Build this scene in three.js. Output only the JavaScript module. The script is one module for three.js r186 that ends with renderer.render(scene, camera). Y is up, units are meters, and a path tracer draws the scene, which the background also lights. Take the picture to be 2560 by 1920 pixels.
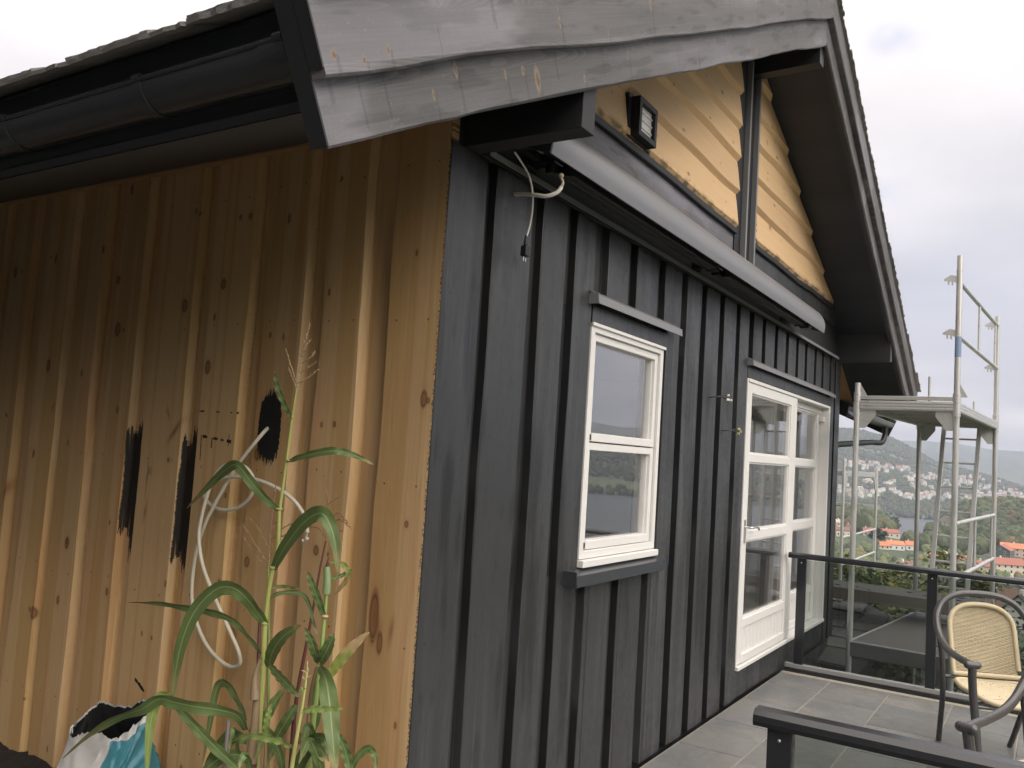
import * as THREE from 'three';
import { mergeGeometries, toCreasedNormals } from 'three/addons/utils/BufferGeometryUtils.js';
import { RoundedBoxGeometry } from 'three/addons/geometries/RoundedBoxGeometry.js';

// ---------- camera, sky, sun, exposure ----------
const scene = new THREE.Scene();
const FOC = 2135.45, CX = 1280, CY = 960;                       // photograph's lens, in its own pixels
const V = (x, y, z) => new THREE.Vector3(x, y, z);
const RIGHT = V(.5340175, .06423367, .84302986), DOWN = V(.10027079, -.99488431, .01228748), FWD = V(.83950645, .07796954, -.53772639);
const CAM = V(-2.45, 1.657, 1.899);
const camera = new THREE.PerspectiveCamera(48.4129, 4 / 3, .05, 30000);
camera.position.copy(CAM);
camera.quaternion.setFromRotationMatrix(new THREE.Matrix4().makeBasis(RIGHT, DOWN.clone().negate(), FWD.clone().negate()));
scene.add(camera);
const ray = (px, py) => FWD.clone().addScaledVector(RIGHT, (px - CX) / FOC).addScaledVector(DOWN, (py - CY) / FOC);
const on = (px, py, axis, val) => { const v = ray(px, py), k = ['x', 'y', 'z'][axis]; return CAM.clone().addScaledVector(v, (val - CAM[k]) / v[k]); };

// noise
const hash = (x, y, s = 0) => { let h = Math.imul(x | 0, 374761393) ^ Math.imul(y | 0, 668265263) ^ Math.imul(s | 0, 1442695041); h = Math.imul(h ^ (h >>> 13), 1274126177); h ^= h >>> 16; return (h >>> 0) / 4294967296; };
const vnoise = (x, y, s = 0) => {
  const xi = Math.floor(x), yi = Math.floor(y); let fx = x - xi, fy = y - yi; fx = fx * fx * (3 - 2 * fx); fy = fy * fy * (3 - 2 * fy);
  const a = hash(xi, yi, s), b = hash(xi + 1, yi, s), c = hash(xi, yi + 1, s), d = hash(xi + 1, yi + 1, s);
  return a + (b - a) * fx + (c - a) * fy + (a - b - c + d) * fx * fy;
};
const fbm = (x, y, o = 4, s = 0) => { let t = 0, a = .5, n = 0; for (let i = 0; i < o; i++) { t += a * vnoise(x, y, s + i * 17); n += a; a *= .5; x *= 2.03; y *= 2.03; } return t / n; };
const rnd = (seed) => { let a = seed >>> 0; return () => { a = (a + 0x6D2B79F5) >>> 0; let t = a; t = Math.imul(t ^ (t >>> 15), t | 1); t ^= t + Math.imul(t ^ (t >>> 7), t | 61); return ((t ^ (t >>> 14)) >>> 0) / 4294967296; }; };
const clamp = (x, a = 0, b = 1) => Math.min(b, Math.max(a, x)), lerp = (a, b, t) => a + (b - a) * t, sstep = (a, b, x) => { const t = clamp((x - a) / (b - a)); return t * t * (3 - 2 * t); };
const table = (t, x) => { if (x <= t[0][0]) return t[0][1]; for (let i = 1; i < t.length; i++) if (x <= t[i][0]) return lerp(t[i - 1][1], t[i][1], (x - t[i - 1][0]) / (t[i][0] - t[i - 1][0])); return t[t.length - 1][1]; };

// overcast sky: brightest overhead, layered grey-white cloud with a few thin blue gaps
const SKY_GAIN = 1.14;
{
  const W = 1536, H = 768, d = new Float32Array(W * H * 4);
  for (let j = 0; j < H; j++) for (let i = 0; i < W; i++) {
    const el = ((j + .5) / H - .5) * Math.PI, az = ((i + .5) / W - .5) * 2 * Math.PI, e = Math.max(0, Math.sin(el));
    // cloud layer seen from below: project on a plane so that clouds flatten towards the horizon
    const k = 1 / (e + .12), X = Math.cos(el) * Math.cos(az) * k, Y = Math.cos(el) * Math.sin(az) * k;
    const a = fbm(X * 1.3 + 3, Y * 1.3 + 7, 6, 5), b = fbm(X * .55 - 4, Y * .55 + 2, 4, 9), st = fbm(az * 2.4, el * 22, 4, 31);
    const bright = .565 * (1 + 2.7 * sstep(.36, 1.0, e));
    let cl = 1 + 1.2 * (a - .5) + .65 * (b - .5) + .30 * (st - .5) * sstep(.5, .1, e);
    const gap = Math.exp(-Math.pow((az + .155) / .030, 2) - Math.pow((el - .452) / .016, 2)) + .5 * Math.exp(-Math.pow((az + .17) / .03, 2) - Math.pow((el - .30) / .012, 2)), hole = Math.max(sstep(.66, .8, fbm(X * 1.6 + 11, Y * 1.6 - 5, 5, 77)) * sstep(.4, .6, e) * .7, clamp(gap * (.55 + 1.1 * (fbm(az * 60, el * 90, 3, 79) - .3))) * .85);
    const left = 1 + .5 * Math.exp(-Math.pow((az + 1.25) / .5, 2) - Math.pow((el - .42) / .3, 2)) + .62 * (1 + Math.cos(az - 1.9)) / 2; let r = bright * cl * left * 1.09, g = bright * cl * left * .985, bl = bright * cl * left * .89;
    r = lerp(r, .52 * bright, hole); g = lerp(g, .62 * bright, hole); bl = lerp(bl, .92 * bright, hole);
    const warm = Math.exp(-Math.pow(el / .3, 2)) * .035; r *= 1 + warm; bl *= 1 - warm * .5;
    const q = (j * W + i) * 4; d[q] = r * SKY_GAIN; d[q + 1] = g * SKY_GAIN; d[q + 2] = bl * SKY_GAIN; d[q + 3] = 1;
  }
  const t = new THREE.DataTexture(d, W, H, THREE.RGBAFormat, THREE.FloatType);
  t.mapping = THREE.EquirectangularReflectionMapping; t.magFilter = t.minFilter = THREE.LinearFilter; t.needsUpdate = true;
  scene.background = t; scene.environment = t;
}
const sun = new THREE.DirectionalLight(0xfff6ea, 2.7);
sun.position.set(-10, 15.2, 30); sun.target.position.set(2, 1, 0); sun.castShadow = true; sun.shadow.radius = 66;
sun.shadow.mapSize.set(2048, 2048); Object.assign(sun.shadow.camera, { left: -14, right: 14, top: 14, bottom: -14, near: 1, far: 90 });
scene.add(sun, sun.target);
scene.fog = new THREE.FogExp2(0xbac7e0, 1.6e-4);
const EXPOSURE = 1.4;

// ---------- helpers ----------
const used = {};
const numbered = (n) => { used[n] = (used[n] || 0) + 1; return used[n] === 1 ? n : n + '_' + String(used[n] - 1).padStart(3, '0'); };
function thing(name, label, category, p = [0, 0, 0], group, kind) {
  const o = new THREE.Group(); o.name = numbered(name); o.position.set(...p); scene.add(o);
  o.userData = { label, category }; if (group) o.userData.group = group; if (kind) o.userData.kind = kind; return o;
}
const mesh = (name, geo, m, parent) => {
  const g = Array.isArray(geo) ? mergeGeometries(geo.map((q) => { const n = q.index ? q.toNonIndexed() : q.clone(); for (const k of Object.keys(n.attributes)) if (!['position', 'normal', 'uv'].includes(k)) n.deleteAttribute(k); return n; })) : geo;
  const o = new THREE.Mesh(g, m); o.castShadow = o.receiveShadow = true;
  if (parent) { let nm = name, i = 0; while (parent.children.some((c) => c.name === nm)) nm = name + '_' + String(++i).padStart(3, '0'); o.name = nm; parent.add(o); }
  else { o.name = numbered(name); scene.add(o); }
  return o;
};
const tag = (o, label, category, group, kind) => { o.userData = { label, category }; if (group) o.userData.group = group; if (kind) o.userData.kind = kind; return o; };
const bx = (x0, x1, y0, y1, z0, z1, r = 0) => {
  const w = Math.abs(x1 - x0), h = Math.abs(y1 - y0), d = Math.abs(z1 - z0);
  const g = r ? new RoundedBoxGeometry(w, h, d, 2, Math.min(r, w / 2.01, h / 2.01, d / 2.01)) : new THREE.BoxGeometry(w, h, d);
  return g.translate((x0 + x1) / 2, (y0 + y1) / 2, (z0 + z1) / 2);
};
function bar(p, q, w, h, r = .003, up = V(0, 1, 0)) {               // rectangular bar between two points
  const d = q.clone().sub(p), L = d.length(), z = d.normalize(), x = V(0, 0, 0).crossVectors(up, z).normalize(), y = V(0, 0, 0).crossVectors(z, x);
  const g = r ? new RoundedBoxGeometry(w, h, L, 1, Math.min(r, w / 2.1, h / 2.1)) : new THREE.BoxGeometry(w, h, L);
  return g.applyMatrix4(new THREE.Matrix4().makeBasis(x, y, z)).translate((p.x + q.x) / 2, (p.y + q.y) / 2, (p.z + q.z) / 2);
}
const rod = (p, q, r, seg = 14, r2 = r) => {
  const d = q.clone().sub(p), L = d.length();
  return new THREE.CylinderGeometry(r2, r, L, seg).applyQuaternion(new THREE.Quaternion().setFromUnitVectors(V(0, 1, 0), d.normalize())).translate((p.x + q.x) / 2, (p.y + q.y) / 2, (p.z + q.z) / 2);
};
const tube = (pts, r, seg = 40, rs = 10) => new THREE.TubeGeometry(new THREE.CatmullRomCurve3(pts, false, 'centripetal'), seg, r, rs);
function prism(pts, a, b, map) {                                    // polygon (2d) extruded between a and b; map(u, v, w) -> [x, y, z]
  const n = pts.length, pos = [], uv = [], P = (i, w) => map(pts[i][0], pts[i][1], w);
  const tri = (A, B, C) => { pos.push(...A, ...B, ...C); uv.push(0, 0, 1, 0, 1, 1); };
  for (let i = 0; i < n; i++) { const j = (i + 1) % n; tri(P(i, a), P(j, a), P(j, b)); tri(P(i, a), P(j, b), P(i, b)); }
  const f = THREE.ShapeUtils.triangulateShape(pts.map((p) => new THREE.Vector2(...p)), []);
  for (const [i, j, k] of f) { tri(P(k, a), P(j, a), P(i, a)); tri(P(i, b), P(j, b), P(k, b)); }
  const g = new THREE.BufferGeometry(); g.setAttribute('position', new THREE.Float32BufferAttribute(pos, 3)); g.setAttribute('uv', new THREE.Float32BufferAttribute(uv, 2));
  // orient outwards
  g.computeVertexNormals(); g.computeBoundingBox(); const c = g.boundingBox.getCenter(V(0, 0, 0)), p = g.attributes.position, nn = g.attributes.normal; let s = 0;
  for (let i = 0; i < p.count; i++) s += (p.getX(i) - c.x) * nn.getX(i) + (p.getY(i) - c.y) * nn.getY(i) + (p.getZ(i) - c.z) * nn.getZ(i);
  if (s < 0) { const q = p.array, u = g.attributes.uv.array; for (let i = 0; i < p.count; i += 3) { for (let k = 0; k < 3; k++) [q[i * 3 + k], q[i * 3 + 6 + k]] = [q[i * 3 + 6 + k], q[i * 3 + k]]; for (let k = 0; k < 2; k++) [u[i * 2 + k], u[i * 2 + 4 + k]] = [u[i * 2 + 4 + k], u[i * 2 + k]]; } g.computeVertexNormals(); }
  return g;
}
// a sawn or live-edged board: s runs across, l along, d out of the wall
function board({ O = V(0, 0, 0), S, L, D, e0, e1, back, f0, f1 = f0, bev0 = .003, bev1 = .003, bd0 = bev0, bd1 = bev1, l0, l1, n = 8, uv = (s, l) => [s, l] }) {
  const E0 = typeof e0 === 'function' ? e0 : () => e0, E1 = typeof e1 === 'function' ? e1 : () => e1, L0 = typeof l0 === 'function' ? l0 : () => l0, L1 = typeof l1 === 'function' ? l1 : () => l1;
  const rings = [];
  for (let i = 0; i <= n; i++) {
    const t = i / n, mid = lerp(L0(.5 * (E0(0) + E1(0))), L1(.5 * (E0(0) + E1(0))), t), a = E0(mid), b = E1(mid);
    rings.push([[a, back], [a, f0 - bd0], [a + bev0, f0], [b - bev1, f1], [b, f1 - bd1], [b, back]].map(([s, d]) => [s, lerp(L0(s), L1(s), t), d]));
  }
  const pos = [], uvs = [], flip = V(0, 0, 0).crossVectors(S, L).dot(D) < 0;
  const put = (q) => { pos.push(O.x + S.x * q[0] + L.x * q[1] + D.x * q[2], O.y + S.y * q[0] + L.y * q[1] + D.y * q[2], O.z + S.z * q[0] + L.z * q[1] + D.z * q[2]); uvs.push(...uv(q[0], q[1], q[2])); };
  const tri = (a, b, c) => { if (flip) { put(a); put(c); put(b); } else { put(a); put(b); put(c); } };
  for (let i = 0; i < n; i++) for (let k = 0; k < 6; k++) { const m = (k + 1) % 6, A = rings[i][k], B = rings[i][m], C = rings[i + 1][m], E = rings[i + 1][k]; tri(A, B, C); tri(A, C, E); }
  for (let k = 1; k < 5; k++) { tri(rings[0][0], rings[0][k + 1], rings[0][k]); tri(rings[n][0], rings[n][k], rings[n][k + 1]); }
  const g = new THREE.BufferGeometry(); g.setAttribute('position', new THREE.Float32BufferAttribute(pos, 3)); g.setAttribute('uv', new THREE.Float32BufferAttribute(uvs, 2)); g.computeVertexNormals(); return g;
}
const wav = (seed, amp, freq = 1.6) => (l) => amp * ((fbm(l * freq + seed * 13.7, seed * 3.1, 3, 3) - .5) * 2.6 + (vnoise(l * freq * .45 + seed * 5.3, 2.2, 8) - .5) * 1.4);

const smooth = (g, a = .6) => toCreasedNormals(g, a);

// ---------- textures ----------
const toS = (x) => { x = clamp(x); return x <= .0031308 ? 12.92 * x : 1.055 * Math.pow(x, 1 / 2.4) - .055; };
function colorTex(w, h, f, wrap = true) {                            // f(u, v, out) fills linear rgb
  const d = new Uint8Array(w * h * 4), o = [0, 0, 0];
  for (let j = 0; j < h; j++) for (let i = 0; i < w; i++) { f((i + .5) / w, (j + .5) / h, o); const q = (j * w + i) * 4; d[q] = toS(o[0]) * 255; d[q + 1] = toS(o[1]) * 255; d[q + 2] = toS(o[2]) * 255; d[q + 3] = 255; }
  return finish(new THREE.DataTexture(d, w, h), true, wrap);
}
function grayTex(w, h, f, wrap = true) {
  const d = new Uint8Array(w * h * 4);
  for (let j = 0; j < h; j++) for (let i = 0; i < w; i++) { const q = (j * w + i) * 4; d[q] = d[q + 1] = d[q + 2] = clamp(f((i + .5) / w, (j + .5) / h)) * 255; d[q + 3] = 255; }
  return finish(new THREE.DataTexture(d, w, h), false, wrap);
}
function finish(t, srgb, wrap) { t.magFilter = THREE.LinearFilter; t.minFilter = THREE.LinearMipmapLinearFilter; t.generateMipmaps = true; if (srgb) t.colorSpace = THREE.SRGBColorSpace; t.wrapS = t.wrapT = wrap ? THREE.RepeatWrapping : THREE.ClampToEdgeWrapping; t.anisotropy = 8; t.needsUpdate = true; return t; }
const tileN = (x, y, px, py, s) => { const f = (a, b) => vnoise(a, b, s), u = x - Math.floor(x / px) * px, v = y - Math.floor(y / py) * py, tx = u / px, ty = v / py; return lerp(lerp(f(u, v), f(u - px, v), tx), lerp(f(u, v - py), f(u - px, v - py), tx), ty); };
// wood figure: growth-ring arches plus fine fibre; returns [ring 0..1, fibre 0..1]
const GR = [0, 0];
function grain(s, l, seed, w) {
  const c = (hash(seed, 3) - .5) * w * 1.6, a = s - c + .010 * (vnoise(l * 1.1, seed * 7.3, 4) - .5) + .004 * (vnoise(l * 5, s * 30, seed) - .5);
  const t = a * a * 900 + l * (.5 + hash(seed, 9)) * .9 + .5 * vnoise(s * 14, l * 1.3, seed + 2);
  const f = t * 2.2 - Math.floor(t * 2.2); GR[0] = f * f * sstep(1, .9, f); GR[1] = .55 * vnoise(s * 420, l * 7, seed + 5) + .45 * vnoise(s * 150, l * 2.5, seed + 6); return GR;
}
// knots of a board: list of {s, l, r}
const knotsOf = (seed, s0, s1, l0, l1, per) => { const r = rnd(seed * 977 + 5), k = []; for (let l = l0 + r() * per; l < l1; l += per * (.45 + r() * 1.1)) { k.push({ s: lerp(s0 + .02, s1 - .02, r()), l, r: .005 + r() * r() * .016, a: 1.1 + r() * 1.4 }); if (r() < .35) k.push({ s: lerp(s0 + .02, s1 - .02, r()), l: l + (r() - .5) * .03, r: .004 + r() * .006, a: 1.4 }); } return k; };

// ---------- boards of the house, in metres ----------
const SIDE = [[-.255, -.002], [-.60, -.382], [-.95, -.702], [-1.305, -1.046], [-1.70, -1.401], [-2.04, -1.803], [-2.36, -2.136], [-2.68, -2.42], [-3.05, -2.817], [-3.40, -3.12]];
const FULL = [2.79, 0.004], UP = [2.79, 2.43], LO = [1.05, .004];
const FRONT = [[0, .242, ...FULL], [.313, .595, ...FULL], [.69, .905, ...FULL], [.996, 1.186, ...FULL], [1.328, 1.588, ...UP], [1.686, 1.968, ...UP], [1.277, 1.553, ...LO], [1.655, 1.945, ...LO], [2.03, 2.32, ...LO], [2.135, 2.335, 2.44, 1.05], [2.075, 2.335, ...UP],
  [2.42, 2.672, ...FULL], [2.772, 3.027, ...FULL], [3.12, 3.373, ...FULL], [3.462, 3.672, ...FULL], [3.79, 4.005, ...UP], [4.10, 4.35, ...UP], [4.44, 4.675, ...UP], [4.775, 5.018, ...UP], [5.10, 5.325, ...UP], [5.415, 5.671, ...UP], [5.775, 5.986, ...UP], [6.07, 6.322, ...UP], [6.395, 6.552, ...FULL], [6.63, 6.838, ...FULL]];
const SZ = 3.4, SY = 3.0, FX = 6.9, FY = 2.9;

// side wall: raw pine with knots, resin stains, a carpenter's marks and patches of black paint tried on it
const pineTone = (o, ring, fib, tone) => { const k = .93 + .14 * fib - .0 * ring, d = ring * .34; o[0] = lerp(.56, .45, d) * k * tone; o[1] = lerp(.372, .262, d) * k * tone * (1.0 + (tone - 1) * .15); o[2] = lerp(.18, .10, d) * k * tone; };
const knotShade = (o, s, l, K) => { for (const k of K) { const ds = (s - k.s) / k.r, dl = (l - k.l) / (k.r * k.a); const q = Math.sqrt(ds * ds + dl * dl); if (q < 3.2) { const core = sstep(1.05, .8, q), rim = sstep(1.45, 1.05, q) * sstep(.7, .95, q), halo = sstep(3.2, 1.1, q) * .35; const m = clamp(core * .72 + rim * .5 + halo * .3); const dk = 1 - .55 * rim; o[0] = lerp(o[0], .20 * dk, m * .9); o[1] = lerp(o[1], .088 * dk, m * .92); o[2] = lerp(o[2], .034 * dk, m * .92); } } };
const sideTex = colorTex(2048, 2048, (() => {
  const col = [], seeds = [];
  for (let i = 0; i < 2048; i++) { const z = -SZ + (i + .5) / 2048 * SZ; let id = -1; SIDE.forEach((b, k) => { if (z >= b[0] && z <= b[1]) id = k; }); if (id < 0) { let k = 0; while (k < SIDE.length && z < SIDE[k][0]) k++; id = 100 + k; } col.push(id); }
  const K = {}; col.forEach((id) => { if (!K[id]) { const b = id < 100 ? SIDE[id] : [SIDE[Math.max(0, id - 101)][1] - .2, SIDE[Math.max(0, id - 101)][1] + .2]; K[id] = { knots: knotsOf(id + 3, b[0], b[1], 0, 3, .52), tone: .86 + .22 * hash(id, 4), w: b[1] - b[0], mid: (b[0] + b[1]) / 2 }; } });
  K[3].knots.push({ s: -1.273, l: 1.94, r: .016, a: 1.7 }, { s: -1.217, l: 2.31, r: .014, a: 1.5 }); K[0].knots.push({ s: -.206, l: 1.02, r: .02, a: 4.2 }, { s: -.17, l: .93, r: .012, a: 3 });
  const brushed = (z, y, z0, z1, y0, y1, rag, sd) => { const b0 = .003 * (vnoise(y * 12, 1, sd) - .5) + .003 * (vnoise(y * 330, z * 90, sd + 1) - .5); if (z < z0 + b0 || z > z1 + b0) return 0; const dd = Math.min(y - y0, y1 - y) / rag; return dd > 0 && vnoise(z * 380, y * 5, sd) * .8 + .2 * vnoise(z * 900, y * 60, sd) < dd * 1.15 ? .97 - .5 * sstep(.62, .85, vnoise(z * 500, y * 9, sd + 3)) * sstep(1.6, .3, dd) : 0; }; const brushed0 = (z, y, z0, z1, y0, y1, rag, sd) => { const e = rag * (vnoise(z * 420, y * 14, sd) - .4) + rag * (vnoise(z * 70, 7, sd) - .5), b = .003 * (vnoise(y * 12, 1, sd) - .5) + .0022 * (vnoise(y * 240, 1, sd + 1) - .5); return z > z0 + b && z < z1 + b && y > y0 + e && y < y1 + e * 1.2 ? 1 - .25 * sstep(.62, .9, vnoise(z * 420, y * 26, sd)) * sstep(y0 + .25, y0, y) : 0; };
  const dash = (z, y, za, ya, zb, yb, w, cut) => { const t = (z - za) / (zb - za); if (t < 0 || t > 1) return 0; const yy = lerp(ya, yb, t); return Math.abs(y - yy) < w * (.5 + vnoise(z * 120, y * 50, 3)) && vnoise(z * 45, 4, 61) > cut ? 1 : 0; };
  return (u, v, o) => {
    const z = -SZ + u * SZ, y = v * SY, id = col[Math.min(2047, Math.floor(u * 2048))], k = K[id];
    grain(z - k.mid, y, id + 11, k.w); pineTone(o, GR[0], GR[1], k.tone);
    const bn = fbm((z - k.mid) * 17, y * .22, 3, id + 40), heart = sstep(.48, .56, bn), band = 1.03 - .10 * heart + .03 * vnoise((z - k.mid) * 60, y * .4, id + 41); o[0] *= band; o[1] *= band * (1 - .05 * heart); o[2] *= band * (1.06 - .2 * heart);      // heartwood and sapwood
    const red = sstep(.62, .82, fbm(z * 14, y * 1.2, 3, id)) * .25; o[1] *= 1 - red * .4; o[2] *= 1 - red * .5;
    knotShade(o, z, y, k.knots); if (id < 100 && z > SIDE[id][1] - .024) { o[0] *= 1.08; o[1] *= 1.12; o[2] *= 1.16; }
    for (const ny of [.31, .93, 1.52, 2.12, 2.7]) if (id < 100 && Math.abs(y - ny - .04 * (hash(id, ny * 10) - .5)) < .0035) for (const f of [.2, .8]) if (Math.abs(z - lerp(SIDE[id][0], SIDE[id][1], f)) < .0032) { o[0] *= .25; o[1] *= .22; o[2] *= .2; }
    let stain = 0; for (const [sz, sy, sl2, sr, sh] of [[-.19, 1.0, -.18, .018, .07], [-1.62, 1.27, .1, .010, .045], [-2.84, 1.28, .3, .016, .05], [-1.52, 1.73, -.4, .008, .025], [-1.0, .83, -.9, .010, .03], [-.12, .98, .1, .012, .05], [-2.47, 1.73, .3, .009, .02]]) stain = Math.max(stain, .75 * Math.exp(-Math.pow(((z - sz) - (y - sy) * sl2) / sr, 2) - Math.pow((y - sy) / sh, 2))); stain = Math.max(stain, Math.exp(-Math.pow(((z + 1.46) - (y - 1.65) * .75) / .016, 2) - Math.pow((y - 1.65) / .05, 2))); o[0] = lerp(o[0], .2, stain * .8); o[1] = lerp(o[1], .075, stain * .85); o[2] = lerp(o[2], .03, stain * .85);
    let p = Math.max(brushed(z, y, -1.818, -1.695, 1.10, 1.70, .12, 5), brushed(z, y, -1.78, -1.70, 1.0, 1.71, .12, 6), brushed(z, y, -1.412, -1.300, 1.04, 1.66, .10, 7), brushed(z, y, -1.38, -1.32, 1.0, 1.70, .09, 8));
    const q = Math.pow(Math.abs((z + .846) / .066), 2.6) + Math.pow(Math.abs((y - 1.69) / .145), 3.2); p = Math.max(p, q + 1.1 * (vnoise(z * 420, y * 10, 9) - .5) * sstep(.06, .15, Math.abs(y - 1.69)) + .3 * (vnoise(z * 300, y * 200, 10) - .5) < 1 ? 1 : 0);
    p = Math.max(p, dash(z, y, -1.306, 1.744, -1.05, 1.743, .003, .45), dash(z, y, -1.263, 1.634, -1.065, 1.618, .006, .3), dash(z, y, -1.575, .53, -1.50, .49, .007, 0));
    if (Math.abs(z + 1.2) < .004 && y < 1.63 && y > 1.585 || Math.abs(z + 1.272 - (1.63 - y) * .05) < .003 && y < 1.64 && y > 1.53 || Math.abs(z + 1.09) < .003 && y < 1.65 && y > 1.60) p = Math.max(p, .85);
    const sm = .5 * sstep(.6, .8, vnoise(z * 70, y * 24, 12)) * Math.exp(-Math.pow((z + 1.63) / .03, 2) - Math.pow((y - 1.44) / .09, 2)); p = Math.max(p, sm);
    if (z > -.0055 - .006 * vnoise(y * 130, 2, 19)) p = Math.max(p, .8 * sstep(.4, .6, vnoise(y * 220, z * 300, 20)));           // brush creeping round the corner
    o[0] = lerp(o[0], .0065, p); o[1] = lerp(o[1], .0065, p); o[2] = lerp(o[2], .007, p);
  };
})(), false);

// front wall: dark stain brushed on rough spruce; thin and streaky higher up where one coat only was laid
const frontTex = colorTex(2048, 1024, (() => {
  const ids = []; for (let i = 0; i < 2048; i++) { const x = (i + .5) / 2048 * FX; let id = 60; FRONT.forEach((b, k) => { if (x >= b[0] - .01 && x <= b[1] + .01 && (k < 4 || k > 8 || id === 60)) id = k; }); if (id === 60) id = 60 + Math.floor(x * 4); ids.push(id); }
  const K = {}; ids.forEach((id) => { if (!K[id]) { const b = FRONT[id] || [0, .3]; K[id] = { knots: id < 60 ? knotsOf(id + 71, b[0], b[1], 0, 2.9, .38) : [], mid: (b[0] + b[1]) / 2, w: b[1] - b[0], b: FRONT[id] }; } });
  const nails = []; FRONT.forEach((b, k) => { for (const y of [.35, .95, 1.6, 2.2, 2.62]) for (const f of [.22, .78]) if (y < b[2] && y > b[3]) nails.push([lerp(b[0], b[1], f) + (hash(k, y * 100, 1) - .5) * .02, y + (hash(k, y * 100, 2) - .5) * .05]); });
  return (u, v, o) => {
    const x = u * FX, y = v * FY, id = ids[Math.min(2047, Math.floor(u * 2048))], k = K[id];
    grain(x - k.mid, y, id + 31, k.w);
    const coat = sstep(.52, .72, fbm(x * 2.2 + id * 3, y * .7, 4, 14) * .55 + .45 * vnoise(x * 40, y * 1.6, 15)), thin = clamp(coat * 1.1 * (.25 + .75 * vnoise(id * 9.1, y * .8, 16)));
    let t = .042 + .014 * (GR[1] - .5) + .014 * vnoise(x * 3, y * .8, 17) + thin * (.045 * GR[1] + .02 * GR[0]);
    t -= .022 * sstep(.56, .72, fbm(x * 9, y * 1.4, 4, 18)); t = Math.max(t, .012);
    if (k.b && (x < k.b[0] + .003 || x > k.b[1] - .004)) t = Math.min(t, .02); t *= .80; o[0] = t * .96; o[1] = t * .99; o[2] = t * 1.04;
    for (const q of k.knots) { const d = Math.hypot((x - q.s) / (q.r * 1.3), (y - q.l) / (q.r * q.a * 2.2)); if (d < 1.6) { const m = sstep(1.6, .6, d) * .6; o[0] *= 1 - m * .5; o[1] *= 1 - m * .5; o[2] *= 1 - m * .45; } }
    for (const q of nails) { const dx = x - q[0], dy = y - q[1]; if (dx * dx + dy * dy < 2.2e-5) { o[0] = o[1] = o[2] = .01; } }
  };
})(), false);
const woodBump = grayTex(512, 512, (u, v) => .5 * tileN(u * 120, v * 6, 120, 6, 3) + .3 * tileN(u * 40, v * 3, 40, 3, 4) + .2 * tileN(u * 200, v * 40, 200, 40, 5));
const gableTex = colorTex(1536, 512, (() => {
  const K = [0, 1, 2, 3, 4, 5, 6].map((i) => { const b = [3.275 + .231 * i, 3.275 + .231 * (i + 1)]; return { knots: knotsOf(i + 201, b[0], b[1], .5, 6.5, .45).map((k) => ({ ...k, r: k.r * .8 })), mid: (b[0] + b[1]) / 2, tone: .96 + .12 * hash(i, 41) }; });
  return (u, v, o) => {
    const x = u * 7, y = 3.2 + v * 1.6, i = clamp(Math.floor((y - 3.275) / .231), 0, 6), k = K[i];
    grain(y - k.mid, x, i + 51, .25); pineTone(o, GR[0] * .6, GR[1], k.tone * 1.08); o[2] *= 1.15;
    knotShade(o, y, x, k.knots);
    const smear = sstep(.05, 0, y - 3.275 - wav(77, .020, 1.1)(x) - .012) * sstep(.35, .7, fbm(x * 16, y * 30, 3, 23)) * .75, r = sstep(.05, .0, Math.max(Math.abs(x - 1.5) - .1, Math.abs(y - 3.4) - .1)) * sstep(.4, .75, fbm(x * 40, y * 40, 3, 29)) * .9, p = Math.max(smear, r);
    o[0] = lerp(o[0], .04, p); o[1] = lerp(o[1], .035, p); o[2] = lerp(o[2], .03, p);
  };
})(), false);
const bargeTex = colorTex(2048, 256, (() => {
  const K = knotsOf(301, .0, .36, 0, 5.4, .16).map((k) => ({ ...k, r: k.r * .85 }));
  return (u, v, o) => {
    const l = u * 5.4, s = v * .36, hi = s > .16 ? 1 : 0; grain(s, l, 61 + hi, .16);
    const t = .102 + .032 * (GR[1] - .5) + .07 * (fbm(l * 1.6, s * 9, 4, 33) - .5) - .03 * sstep(.58, .72, fbm(l * 5, s * 30, 3, 34)) + .06 * GR[0] * sstep(.07, .15, s % .165), w = sstep(.55, .75, fbm(l * 1.1, s * 6 + hi * 4, 4, 35)) * .05 + sstep(hi ? .9 : .22, hi ? .75 : .1, l + .12 * (vnoise(s * 40, l * 9, 37) - .5)) * .07;
    o[0] = t + w; o[1] = (t + w) * .965; o[2] = t * .97 + w * 1.15;
    for (const k of K) { const q = Math.hypot((s - k.s) / (k.r * k.a), (l - k.l) / k.r), drip = Math.abs(l - k.l - .01) < k.r * .8 && s < k.s && s > k.s - .07 * k.a ? .42 : 0; const m = sstep(1.5, .7, q) * .75; o[0] = lerp(o[0], .26, m) * (1 - drip * .5); o[1] = lerp(o[1], .19, m) * (1 - drip * .5); o[2] = lerp(o[2], .12, m) * (1 - drip * .45); if (q < .6) { o[0] *= .6; o[1] *= .55; o[2] *= .5; } }
    const fleck = vnoise(l * 260, s * 260, 39) > .93 ? .05 : 0; o[0] += fleck; o[1] += fleck; o[2] += fleck;
  };
})());
const fineNoise = grayTex(512, 512, (u, v) => .35 + .4 * tileN(u * 9, v * 9, 9, 9, 6) + .25 * tileN(u * 60, v * 60, 60, 60, 7));
const scuff = colorTex(512, 512, (u, v, o) => { const t = .86 + .10 * tileN(u * 7, v * 7, 7, 7, 8) + .08 * tileN(u * 90, v * 20, 90, 20, 9); o[0] = o[1] = o[2] = t; });
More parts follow.
